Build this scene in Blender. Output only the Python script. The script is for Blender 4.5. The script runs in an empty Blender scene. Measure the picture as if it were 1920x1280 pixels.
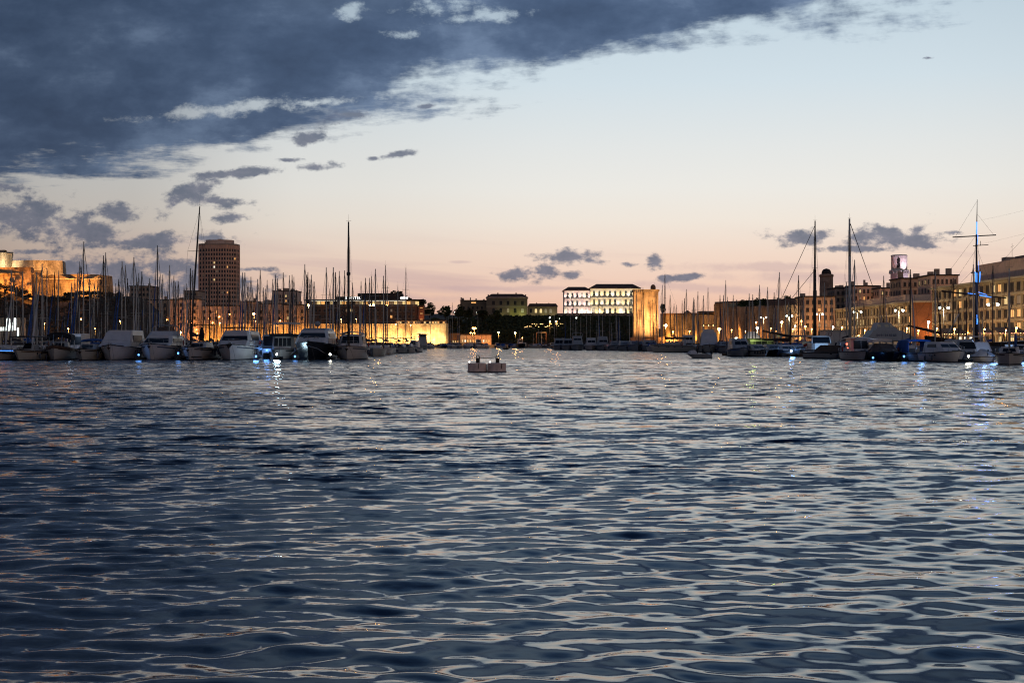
import bpy, math, random
import numpy as np
from mathutils import Vector, Matrix

R = math.radians
rnd = random.Random(7)
scene = bpy.context.scene
col = scene.collection
F, H, HY = 2666.7, 1.8, 645.0          # focal length in photo pixels, eye height, horizon row

def X(px, Y): return (px - 960.0) / F * Y
def Z(py, Y): return H + (HY - py) / F * Y

# ------------------------------------------------------------------ camera
cam_d = bpy.data.cameras.new('camera'); cam = bpy.data.objects.new('camera', cam_d); col.objects.link(cam)
cam_d.lens = 50; cam_d.sensor_width = 36; cam_d.clip_start = 0.1; cam_d.clip_end = 20000
cam.location = (0, 0, H); cam.rotation_euler = (R(90.107), 0, 0)
scene.camera = cam

# ------------------------------------------------------------------ world: dusk sky
def srgb(r, g, b):
    f = lambda c: (c/255/12.92) if c/255 <= .04045 else ((c/255+.055)/1.055)**2.4
    return (f(r), f(g), f(b), 1)

world = bpy.data.worlds.new('World'); scene.world = world; world.use_nodes = True
nt = world.node_tree; nt.nodes.clear()
class NB:
    def __init__(s, nt): s.nt = nt
    def n(s, t, **k):
        o = s.nt.nodes.new(t)
        for a, b in k.items(): setattr(o, a, b)
        return o
    def put(s, sock, v):
        if hasattr(v, 'is_output'): s.nt.links.new(v, sock)
        else: sock.default_value = v
    def m(s, op, a, b=0.0, c=0.0, clamp=False):
        o = s.n('ShaderNodeMath', operation=op, use_clamp=clamp)
        s.put(o.inputs[0], a); s.put(o.inputs[1], b); s.put(o.inputs[2], c)
        return o.outputs[0]
    def v(s, op, a, b=(0, 0, 0), c=(0, 0, 0)):
        o = s.n('ShaderNodeVectorMath', operation=op)
        s.put(o.inputs[0], a); s.put(o.inputs[1], b)
        if op == 'MULTIPLY_ADD': s.put(o.inputs[2], c)
        return o.outputs[1] if op in ('LENGTH', 'DOT_PRODUCT', 'DISTANCE') else o.outputs[0]
    def xyz(s, x, y, z):
        o = s.n('ShaderNodeCombineXYZ'); s.put(o.inputs[0], x); s.put(o.inputs[1], y); s.put(o.inputs[2], z)
        return o.outputs[0]
    def noise(s, vec, scale, detail=4, rough=.55, color=False, dist=0.0, dim='3D'):
        o = s.n('ShaderNodeTexNoise', noise_dimensions=dim); s.put(o.inputs['Vector'], vec)
        o.inputs['Scale'].default_value = scale; o.inputs['Detail'].default_value = detail
        o.inputs['Roughness'].default_value = rough; o.inputs['Distortion'].default_value = dist
        return o.outputs['Color'] if color else o.outputs[0]
    def ramp(s, fac, stops, interp='LINEAR'):
        o = s.n('ShaderNodeValToRGB'); e = o.color_ramp.elements; o.color_ramp.interpolation = interp
        while len(e) > 1: e.remove(e[-1])
        e[0].position, e[0].color = stops[0]
        for p, c in stops[1:]:
            q = e.new(p); q.color = c
        s.put(o.inputs[0], fac); return o.outputs[0]
    def smooth(s, x, lo, hi):
        o = s.n('ShaderNodeMapRange', interpolation_type='SMOOTHSTEP'); o.clamp = True
        s.put(o.inputs[0], x); o.inputs[1].default_value = lo; o.inputs[2].default_value = hi
        o.inputs[3].default_value = 0; o.inputs[4].default_value = 1
        return o.outputs[0]
    def mix(s, f, a, b, blend='MIX'):
        o = s.n('ShaderNodeMix', data_type='RGBA', blend_type=blend)
        s.put(o.inputs[0], f); s.put(o.inputs[6], a); s.put(o.inputs[7], b)
        return o.outputs[2]

w = NB(nt)
tc = w.n('ShaderNodeTexCoord').outputs['Generated']
dirv = w.v('NORMALIZE', tc)
sp = w.n('ShaderNodeSeparateXYZ'); nt.links.new(dirv, sp.inputs[0])
dx, dy, dz = sp.outputs
zup = w.m('MAXIMUM', dz, 0.0)
grad = w.ramp(zup, [
    (0.0, srgb(230, 176, 152)), (.02, srgb(237, 188, 162)), (.040, srgb(239, 204, 184)), (.062, srgb(241, 217, 200)),
    (.085, srgb(240, 230, 218)), (.108, srgb(236, 234, 228)), (.135, srgb(228, 231, 230)), (.18, srgb(210, 224, 232)),
    (.242, srgb(190, 209, 222)), (.38, srgb(174, 202, 225)), (.54, srgb(104, 144, 192)), (.74, srgb(42, 72, 122)), (1.0, srgb(24, 46, 94))])
hor = w.v('NORMALIZE', w.xyz(dx, dy, 0.0))
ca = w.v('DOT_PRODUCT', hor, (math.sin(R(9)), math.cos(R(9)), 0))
azf = w.ramp(w.m('MULTIPLY_ADD', ca, .5, .5), [  # sky behind the camera raised and warmed as fill for camera-facing walls and boats
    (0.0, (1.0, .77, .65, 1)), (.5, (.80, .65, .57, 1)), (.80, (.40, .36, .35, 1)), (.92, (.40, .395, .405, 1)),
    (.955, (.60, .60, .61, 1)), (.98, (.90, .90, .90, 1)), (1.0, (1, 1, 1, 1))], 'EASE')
sky_node = w.n('ShaderNodeTexSky', sky_type='NISHITA')
sky_node.sun_disc = False; sky_node.sun_elevation = R(-1.0); sky_node.sun_rotation = R(9)
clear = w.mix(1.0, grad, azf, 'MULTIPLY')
clear = w.mix(.004, clear, sky_node.outputs[0])
# faint streaks of stratus low in the west
ymax = w.m('MAXIMUM', dy, .05)
u_ = w.m('DIVIDE', dx, ymax); v_ = w.m('DIVIDE', dz, ymax)
front = w.smooth(dy, .15, .5)
st = w.noise(w.xyz(w.m('MULTIPLY_ADD', v_, 1.2, w.m('MULTIPLY', u_, 4.0)), w.m('MULTIPLY_ADD', u_, 4.0, w.m('MULTIPLY', v_, 60.0)), 3.1), 1.0, 4, .55, dim='2D')
stm = w.m('MULTIPLY', w.smooth(st, .48, .72), w.m('MULTIPLY', w.smooth(dz, .085, .035), .50))
clear = w.mix(w.m('MULTIPLY', stm, front), clear, srgb(188, 160, 165))
# cloud sheet overhead, laid out on a plane above the harbour
zc = w.m('MAXIMUM', dz, .03)
pxs = w.m('DIVIDE', dx, zc); pys = w.m('DIVIDE', dy, zc)
pneg = w.m('MINIMUM', pxs, 0.0)
edge = w.m('DIVIDE', w.m('SUBTRACT', 5.72, w.m('ADD', w.m('ADD', w.m('MULTIPLY', pxs, 1.4), pys), w.m('MULTIPLY', w.m('MULTIPLY', pneg, pneg), .124))), 1.72)
pv = w.xyz(w.m('MULTIPLY_ADD', pys, -.35, pxs), w.m('MULTIPLY_ADD', pxs, .6, pys), 0.0)
n1 = w.noise(pv, .8, 6, .62, dim='2D')
uv = w.xyz(u_, v_, 0.0)
nzA = w.noise(w.v('MULTIPLY', uv, (1.0, 1.7, 1.0)), 46, 6, .64, dim='2D')
nz = w.m('MULTIPLY_ADD', nzA, 6.4, -3.2)
sheet_in = w.m('ADD', edge, w.m('ADD', w.m('MULTIPLY_ADD', n1, 2.2, -1.1), w.m('MULTIPLY', w.m('MULTIPLY', nz, .09), front)))
break_ = w.m('MULTIPLY', w.smooth(edge, 1.0, 2.2), w.smooth(pxs, -.9, .5))
def ellipses(lst):
    cur = None
    for (ex, ey, rx, ry, tilt) in lst:
        uc, vc, a, b = (ex-960)/F, (HY-ey)/F, rx/F, ry/F
        q = w.v('SUBTRACT', uv, (uc, vc, 0))
        if tilt:
            o = w.n('ShaderNodeVectorRotate', rotation_type='Z_AXIS'); w.put(o.inputs['Vector'], q)
            o.inputs['Angle'].default_value = -R(tilt); q = o.outputs[0]
        L = w.v('LENGTH', w.v('MULTIPLY', q, (1/a, 1/b, 0)))
        cur = L if cur is None else w.m('MINIMUM', cur, L)
    return cur
holes = ellipses([(420, 205, 105, 9, 6), (660, 24, 17, 12, 0), (757, 66, 22, 8, 0), (820, 14, 50, 11, 0), (915, 30, 48, 9, 5),
                  (600, 192, 70, 6, 5)])
holem = w.m('MULTIPLY', w.smooth(w.m('MULTIPLY_ADD', nz, .8, holes), 1.75, .0), front)
sheet = w.m('MULTIPLY', w.m('MULTIPLY', w.smooth(sheet_in, -.10, .42), w.m('SUBTRACT', 1.0, w.m('MULTIPLY', holem, .75))), w.m('SUBTRACT', 1.0, w.m('MULTIPLY', break_, .93)))
small = ellipses([
    (30, 408, 120, 34, -4), (125, 424, 100, 30, -8), (180, 441, 55, 12, 0), (222, 402, 36, 20, 0), (285, 451, 110, 12, 3), (380, 447, 40, 7, 0),
    (440, 325, 85, 8, 6), (372, 352, 48, 15, 22), (325, 380, 30, 15, 30), (390, 377, 52, 12, 0), (445, 407, 34, 9, 5),
    (590, 313, 35, 7, 4), (745, 290, 34, 5, 8), (700, 297, 12, 4, 0), (625, 219, 62, 14, 10), (575, 262, 26, 12, 10), (545, 300, 20, 4, 0),
    (800, 200, 20, 5, 10), (170, 506, 165, 26, 0), (300, 499, 75, 26, 0), (350, 532, 150, 20, 0), (230, 530, 120, 22, 0), (465, 505, 40, 5, 0), (60, 472, 40, 5, 0),
    (5, 349, 38, 8, -5), (30, 355, 14, 6, 0), (450, 528, 40, 5, 0),
    (1487, 447, 52, 12, -4), (1543, 441, 18, 10, 20), (1660, 443, 86, 18, -3), (1720, 430, 28, 13, 28), (1597, 467, 62, 6, 0), (1720, 458, 40, 5, -6),
    (1785, 436, 14, 5, 0), (1072, 482, 48, 14, 0), (1110, 489, 28, 7, -5), (965, 513, 34, 11, 5), (1022, 508, 22, 14, 22), (1078, 515, 20, 7, 5),
    (1230, 493, 13, 14, -25), (1175, 495, 13, 5, 0), (1287, 519, 24, 7, 5), (1247, 521, 12, 7, 0), (1742, 109, 10, 3, 0)])
smallm = w.m('MULTIPLY', w.smooth(w.m('MULTIPLY_ADD', nz, .60, small), 1.42, .42), front)
lil = ellipses([(920, 541, 130, 6, -1), (1010, 540, 60, 5, 0), (860, 491, 20, 3, 0), (1450, 500, 200, 10, 0), (1600, 520, 250, 12, 0), (740, 560, 120, 9, 0), (1330, 540, 170, 9, -3)])
lilm = w.m('MULTIPLY', w.m('MULTIPLY', w.smooth(w.m('MULTIPLY_ADD', nz, .25, lil), 1.3, .3), front), .42)
# colour of the cloud bodies
tex = w.noise(w.v('MULTIPLY', uv, (1.0, 1.9, 1.0)), 11, 6, .6, dim='2D')
cc = w.ramp(w.m('ADD', tex, w.m('MULTIPLY', w.m('SUBTRACT', .9, w.smooth(sheet_in, .1, 1.4)), .10)), [(.30, srgb(52, 70, 98)), (.44, srgb(60, 79, 108)), (.56, srgb(71, 90, 119)), (.72, srgb(98, 117, 145))])
azc = w.ramp(w.m('MULTIPLY_ADD', ca, .5, .5), [(0, (1.6, 1.3, 1.15, 1)), (.5, (1.1, .98, .92, 1)), (.8, (.70, .68, .68, 1)), (.95, (.80, .80, .80, 1)), (.99, (1.15, 1.15, 1.15, 1)), (1, (1.2, 1.2, 1.2, 1))])  # clouds behind the camera brightened and warmed for the same fill
cc = w.mix(1.0, cc, azc, 'MULTIPLY')
cs = w.ramp(nzA, [(.3, srgb(86, 97, 118)), (.55, srgb(108, 113, 131)), (.75, srgb(140, 138, 150))])
cs = w.mix(1.0, cs, w.mix(.5, (1, 1, 1, 1), azc), 'MULTIPLY')
skyc = w.mix(lilm, clear, srgb(190, 164, 168))
skyc = w.mix(w.m('MULTIPLY', smallm, .88), skyc, cs)
skyc = w.mix(w.m('MULTIPLY', sheet, .97), skyc, cc)
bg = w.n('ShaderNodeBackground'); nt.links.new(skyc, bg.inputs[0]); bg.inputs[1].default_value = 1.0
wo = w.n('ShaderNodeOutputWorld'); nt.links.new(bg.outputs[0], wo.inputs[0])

# ------------------------------------------------------------------ render settings
scene.view_settings.view_transform = 'Standard'; scene.view_settings.look = 'None'
scene.view_settings.exposure = 0; scene.view_settings.gamma = 1; scene.view_settings.use_curve_mapping = False
scene.cycles.use_denoising = True; scene.cycles.use_adaptive_sampling = True; scene.cycles.adaptive_threshold = .03
world.cycles.sampling_method = 'NONE'
scene.cycles.filter_width = 1.15; scene.cycles.max_bounces = 6; scene.cycles.diffuse_bounces = 2; scene.cycles.glossy_bounces = 3; scene.cycles.transmission_bounces = 3
scene.cycles.sample_clamp_indirect = 3; scene.cycles.caustics_reflective = False; scene.cycles.caustics_refractive = False

# ------------------------------------------------------------------ materials
MATS = {}
def mat(name, c, rough=.7, metal=0.0, var=.18, scale=.6, spec=.3, bump=0.0, coat=0.0):
    if name in MATS: return MATS[name]
    m = bpy.data.materials.new(name); m.use_nodes = True; MATS[name] = m
    b = NB(m.node_tree); p = m.node_tree.nodes['Principled BSDF']
    tco = b.n('ShaderNodeTexCoord').outputs['Object']
    a = b.noise(tco, scale, 5, .6); d = b.noise(tco, scale*9, 4, .65)
    f = b.m('ADD', b.m('MULTIPLY', a, .6), b.m('MULTIPLY', d, .4))
    lo = tuple(x*(1-2.2*var) for x in c[:3]) + (1,); hi = tuple(min(1, x*(1+1.6*var)) for x in c[:3]) + (1,)
    b.put(p.inputs['Base Color'], b.ramp(f, [(.3, lo), (.7, hi)]))
    p.inputs['Roughness'].default_value = rough; p.inputs['Metallic'].default_value = metal
    p.inputs['Specular IOR Level'].default_value = spec; p.inputs['Coat Weight'].default_value = coat
    if bump:
        bn = b.n('ShaderNodeBump'); bn.inputs['Strength'].default_value = bump; bn.inputs['Distance'].default_value = .08
        b.put(bn.inputs['Height'], d); m.node_tree.links.new(bn.outputs[0], p.inputs['Normal'])
    return m
def stone(name, c, bw=1.2, bh=.5, rough=.9):
    if name in MATS: return MATS[name]
    m = bpy.data.materials.new(name); m.use_nodes = True; MATS[name] = m
    b = NB(m.node_tree); p = m.node_tree.nodes['Principled BSDF']
    tco = b.n('ShaderNodeTexCoord').outputs['Object']
    ge = b.n('ShaderNodeNewGeometry').outputs['Normal']
    s = b.n('ShaderNodeSeparateXYZ'); b.put(s.inputs[0], tco)
    br = b.n('ShaderNodeTexBrick'); b.put(br.inputs['Vector'], b.xyz(b.m('ADD', s.outputs[0], s.outputs[1]), s.outputs[2], 0.0))
    br.inputs['Scale'].default_value = 1; br.inputs['Brick Width'].default_value = bw; br.inputs['Row Height'].default_value = bh
    br.inputs['Mortar Size'].default_value = .03
    br.inputs['Color1'].default_value = tuple(x*.82 for x in c[:3]) + (1,)
    br.inputs['Color2'].default_value = tuple(min(1, x*1.12) for x in c[:3]) + (1,)
    br.inputs['Mortar'].default_value = tuple(x*.6 for x in c[:3]) + (1,)
    a = b.noise(tco, .16, 6, .65)
    b.put(p.inputs['Base Color'], b.mix(1.0, b.mix(1.0, br.outputs[0], b.ramp(a, [(.34, (.50, .46, .43, 1)), (.62, (1.12, 1.12, 1.12, 1))]), 'MULTIPLY'), b.ramp(b.noise(b.xyz(b.m('MULTIPLY', b.m('ADD', s.outputs[0], s.outputs[1]), .55), b.m('MULTIPLY', s.outputs[2], .07), 0.0), 1.0, 5, .65, dim='2D'), [(.36, (.74, .71, .69, 1)), (.56, (1.05, 1.05, 1.05, 1))]), 'MULTIPLY'))
    p.inputs['Roughness'].default_value = rough; p.inputs['Specular IOR Level'].default_value = .15
    bn = b.n('ShaderNodeBump'); bn.inputs['Strength'].default_value = .6; bn.inputs['Distance'].default_value = .1
    b.put(bn.inputs['Height'], b.noise(tco, 1.5, 5, .65)); m.node_tree.links.new(bn.outputs[0], p.inputs['Normal'])
    return m
def emit(name, c, s):
    if name in MATS: return MATS[name]
    m = bpy.data.materials.new(name); m.use_nodes = True; MATS[name] = m
    p = m.node_tree.nodes['Principled BSDF']
    b = NB(m.node_tree); tco = b.n('ShaderNodeTexCoord').outputs['Object']
    cl = b.ramp(b.noise(tco, 2.0, 2), [(.3, tuple(x*.8 for x in c[:3]) + (1,)), (.7, tuple(c[:3]) + (1,))])
    p.inputs['Base Color'].default_value = (.3, .3, .3, 1)
    b.put(p.inputs['Emission Color'], cl); p.inputs['Emission Strength'].default_value = s
    return m
def glass(name, c, rough=.08):
    m = mat(name, c, rough, 0, .1, 1.0, .5); return m

M = dict(
    gel=mat('white_gelcoat', (.46, .40, .37), .35, 0, .07, .8, .4), gel2=mat('cream_gelcoat', (.36, .32, .28), .4, 0, .08, .7),
    gel3=mat('grey_gelcoat', (.24, .24, .25), .4, 0, .10, .7), navy=mat('navy_gelcoat', (.006, .008, .014), .28, 0, .1, .5, .3),
    black=mat('black_paint', (.012, .012, .014), .5), boot=mat('antifouling', (.010, .010, .014), .8), wood=mat('varnished_wood', (.07, .032, .018), .45, 0, .25, 1.5),
    teak=mat('teak_deck', (.16, .11, .07), .7, 0, .2, 2), dkglass=mat('dark_glass', (.006, .008, .012), .35, 0, .1, 1, .18), alu=mat('mast_aluminium', (.44, .40, .35), .55, 0, .2, .5),
    mastdark=mat('dark_mast', (.035, .028, .024), .55, 0, .2, .4), steel=mat('stainless', (.35, .35, .36), .3, .9, .08), rope=mat('rope', (.10, .09, .08), .9),
    canvas=mat('dark_canvas', (.010, .011, .016), .9, 0, .2, 2), bluecanvas=mat('blue_canvas', (.02, .07, .25), .85, 0, .2, 2), browncanvas=mat('brown_canvas', (.07, .05, .042), .9, 0, .2, 2),
    tarp=mat('white_canvas', (.42, .40, .42), .8, 0, .1, 1.2, .2, .3), sailcover=mat('sail_cover', (.03, .02, .022), .9, 0, .2, 1), rubber=mat('rubber', (.012, .012, .013), .7),
    fender=mat('fender', (.05, .055, .08), .5), red=mat('red_cloth', (.30, .04, .03), .8), buoy=mat('weathered_buoy', (.64, .43, .35), .6, 0, .2, 1.6, .3, .2),
    rust=mat('rusted_iron', (.045, .032, .026), .8, .3, .3, 3), hullwood=mat('tarred_planks', (.022, .016, .013), .7, 0, .3, .8), concrete=mat('concrete', (.20, .185, .17), .9, 0, .15, .3, .2, .3),
    limestone=stone('limestone', (.42, .31, .20)), limestone2=stone('pale_limestone', (.50, .41, .30)), redstone=stone('red_stone', (.36, .22, .15)),
    wallo=stone('quay_wall_stone', (.45, .35, .22), 1.6, .7), plaster=mat('ochre_plaster', (.54, .37, .25), .9, 0, .16, .12), plaster2=mat('pink_plaster', (.62, .42, .32), .9, 0, .16, .12),
    plaster3=mat('brown_plaster', (.38, .265, .20), .9, 0, .18, .12), plaster4=mat('cream_plaster', (.52, .41, .28), .9, 0, .12, .15), palace=mat('palace_stone', (.68, .61, .52), .85, 0, .12, .15),
    brickor=mat('orange_brick', (.30, .135, .065), .9, 0, .2, .3), brickdk=mat('dark_brick', (.12, .07, .05), .9, 0, .2, .3), slab=mat('pale_slab', (.50, .43, .30), .9, 0, .1, .3),
    roof=mat('tile_roof', (.10, .055, .04), .9, 0, .25, .3), roofdk=mat('dark_roof', (.035, .028, .026), .9, 0, .2, .3), frame=mat('window_frame', (.16, .13, .11), .7),
    metal=mat('lamp_metal', (.12, .12, .12), .5, .6), leaf=mat('leaf', (.060, .070, .030), .85, 0, .35, .4, .1), leafdk=mat('leaf_dark', (.045, .050, .024), .9, 0, .35, .3, .1), bark=mat('bark', (.05, .035, .025), .95, 0, .3, 2),
    soil=mat('scrub_soil', (.06, .045, .032), .95, 0, .35, .05), skin=mat('skin', (.25, .15, .11), .6), cloth=mat('dark_clothes', (.018, .017, .022), .9), hair=mat('hair', (.012, .009, .008), .8),
    villa=mat('villa_plaster', (.20, .145, .095), .9, 0, .18, .12), towerwall=mat('tower_render', (.70, .40, .28), .9, 0, .12, .15), gold=mat('pale_frame', (.5, .5, .48), .6), paintred=mat('red_lettering', (.16, .03, .04), .7), ink=mat('navy_lettering', (.05, .05, .10), .7), awn=mat('awning', (.05, .04, .05), .9, 0, .2, 1),
)
E = dict(
    sod=emit('sodium_lamp', (1.0, .48, .13), 180), sodS=emit('small_sodium_lamp', (1.0, .42, .10), 70), white=emit('white_lamp', (1.0, .96, .78), 40), cool=emit('cool_lamp', (.86, 1.0, .86), 18),
    winY=emit('lit_window_yellow', (1.0, .70, .28), 1.0), winO=emit('lit_window_orange', (1.0, .46, .12), 1.2), winW=emit('lit_window_white', (1.0, .93, .75), 1.6), winD=emit('dim_window', (1.0, .6, .28), .13),
    blue=emit('blue_lamp', (.10, .34, 1.0), 5), bluestrip=emit('blue_strip', (.06, .28, 1.0), 2.2), bluewhite=emit('blue_white_lamp', (.35, .65, 1.0), 30), beam=emit('white_spot_lamp', (1.0, .97, .80), 30),
    redl=emit('red_lamp', (1.0, .12, .06), 5), sign=emit('sign_white', (1.0, .97, .92), 3.0), fairy=emit('terrace_lamp', (1.0, .62, .22), 9), fairyR=emit('red_terrace_lamp', (1.0, .32, .22), 6), strong=emit('projector_screen', (.9, 1.0, .97), 2.2),
)

# ------------------------------------------------------------------ mesh helpers
class MB:
    def __init__(s): s.v, s.f, s.mi, s.sm = [], [], [], []
    def add(s, vs, fs, mi=0, smooth=False):
        b = len(s.v); s.v += [tuple(p) for p in vs]
        for f in fs: s.f.append(tuple(b+i for i in f)); s.mi.append(mi); s.sm.append(smooth)
        return s
    def box(s, x0, x1, y0, y1, z0, z1, mi=0, tx=0.0, ty=0.0):
        return s.add([(x0, y0, z0), (x1, y0, z0), (x1, y1, z0), (x0, y1, z0), (x0+tx, y0+ty, z1), (x1-tx, y0+ty, z1), (x1-tx, y1-ty, z1), (x0+tx, y1-ty, z1)],
                     [(0, 3, 2, 1), (4, 5, 6, 7), (0, 1, 5, 4), (1, 2, 6, 5), (2, 3, 7, 6), (3, 0, 4, 7)], mi)
    def loft(s, rings, cap=True, mi=0, smooth=False, closed=True):
        n = len(rings[0]); b = len(s.v); s.v += [tuple(p) for r in rings for p in r]
        for i in range(len(rings)-1):
            for j in range(n if closed else n-1):
                k = (j+1) % n
                s.f.append((b+i*n+j, b+i*n+k, b+(i+1)*n+k, b+(i+1)*n+j)); s.mi.append(mi); s.sm.append(smooth)
        if cap:
            s.f.append(tuple(b+j for j in reversed(range(n)))); s.mi.append(mi); s.sm.append(False)
            s.f.append(tuple(b+(len(rings)-1)*n+j for j in range(n))); s.mi.append(mi); s.sm.append(False)
        return s
    def tube(s, p0, p1, r0, r1=None, n=6, mi=0):
        r1 = r0 if r1 is None else r1
        p0, p1 = Vector(p0), Vector(p1); d = (p1-p0).normalized()
        a = d.orthogonal().normalized(); b = d.cross(a)
        ring = lambda p, r: [p + a*(r*math.cos(2*math.pi*i/n)) + b*(r*math.sin(2*math.pi*i/n)) for i in range(n)]
        return s.loft([ring(p0, r0), ring(p1, r1)], True, mi, True)
    def path(s, pts, r, n=5, mi=0):
        for a, b in zip(pts, pts[1:]): s.tube(a, b, r, r, n, mi)
        return s
    def lathe(s, prof, n=16, c=(0, 0, 0), mi=0, smooth=True):
        return s.loft([[(c[0]+r*math.cos(2*math.pi*i/n), c[1]+r*math.sin(2*math.pi*i/n), c[2]+z) for i in range(n)] for r, z in prof], True, mi, smooth)
    def ball(s, c, r, n=10, k=6, mi=0):
        return s.lathe([(max(.002, r*math.sin(math.pi*i/k)), -r*math.cos(math.pi*i/k)) for i in range(k+1)], n, c, mi)
    def prism(s, poly, z0, z1, mi=0, inset=0.0):
        c = [sum(p[0] for p in poly)/len(poly), sum(p[1] for p in poly)/len(poly)]
        top = [(p[0] + (c[0]-p[0])*inset, p[1] + (c[1]-p[1])*inset, z1) for p in poly]
        return s.loft([[(p[0], p[1], z0) for p in poly], top], True, mi)
    def mesh(s, name, mats):
        me = bpy.data.meshes.new(name); me.from_pydata(s.v, [], s.f)
        for m in (mats if isinstance(mats, (list, tuple)) else [mats]): me.materials.append(m)
        me.polygons.foreach_set('material_index', s.mi); me.polygons.foreach_set('use_smooth', s.sm); me.update()
        return me
    def build(s, name, mats, parent=None, **k): return link(name, s.mesh(name, mats), parent, **k)
def link(name, me, parent=None, loc=None, rot=None, scale=None, label=None):
    o = bpy.data.objects.new(name, me); col.objects.link(o); o.parent = parent
    if loc is not None: o.location = loc
    if rot is not None: o.rotation_euler = rot
    if scale is not None: o.scale = scale
    if label: o['label'] = label
    return o
def tag(o, label, cat=None, group=None, kind=None):
    o['label'] = label
    if cat: o['category'] = cat
    if group: o['group'] = group
    if kind: o['kind'] = kind
    return o
def empty(name, label, cat, loc=(0, 0, 0), rz=0.0, group=None):
    o = bpy.data.objects.new(name, None); col.objects.link(o); o.location = loc; o.rotation_euler = (0, 0, rz)
    o.empty_display_size = .3
    return tag(o, label, cat, group)
def spot(parent, loc, target, watts, color, angle=70, blend=.8, size=.25):
    d = bpy.data.lights.new('flood_or_fill_beam', 'SPOT'); d.energy = watts; d.color = color; d.spot_size = R(angle); d.spot_blend = blend; d.shadow_soft_size = size
    o = bpy.data.objects.new('flood_or_fill_beam', d); col.objects.link(o); o.location = loc
    o.rotation_euler = (Vector(target)-Vector(loc)).to_track_quat('-Z', 'Y').to_euler(); o.parent = parent; return o
def point(parent, loc, watts, color, size=.35):
    d = bpy.data.lights.new('lamp_glow', 'POINT'); d.energy = watts; d.color = color; d.shadow_soft_size = size
    o = bpy.data.objects.new('lamp_glow', d); col.objects.link(o); o.location = loc; o.parent = parent; return o

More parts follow.
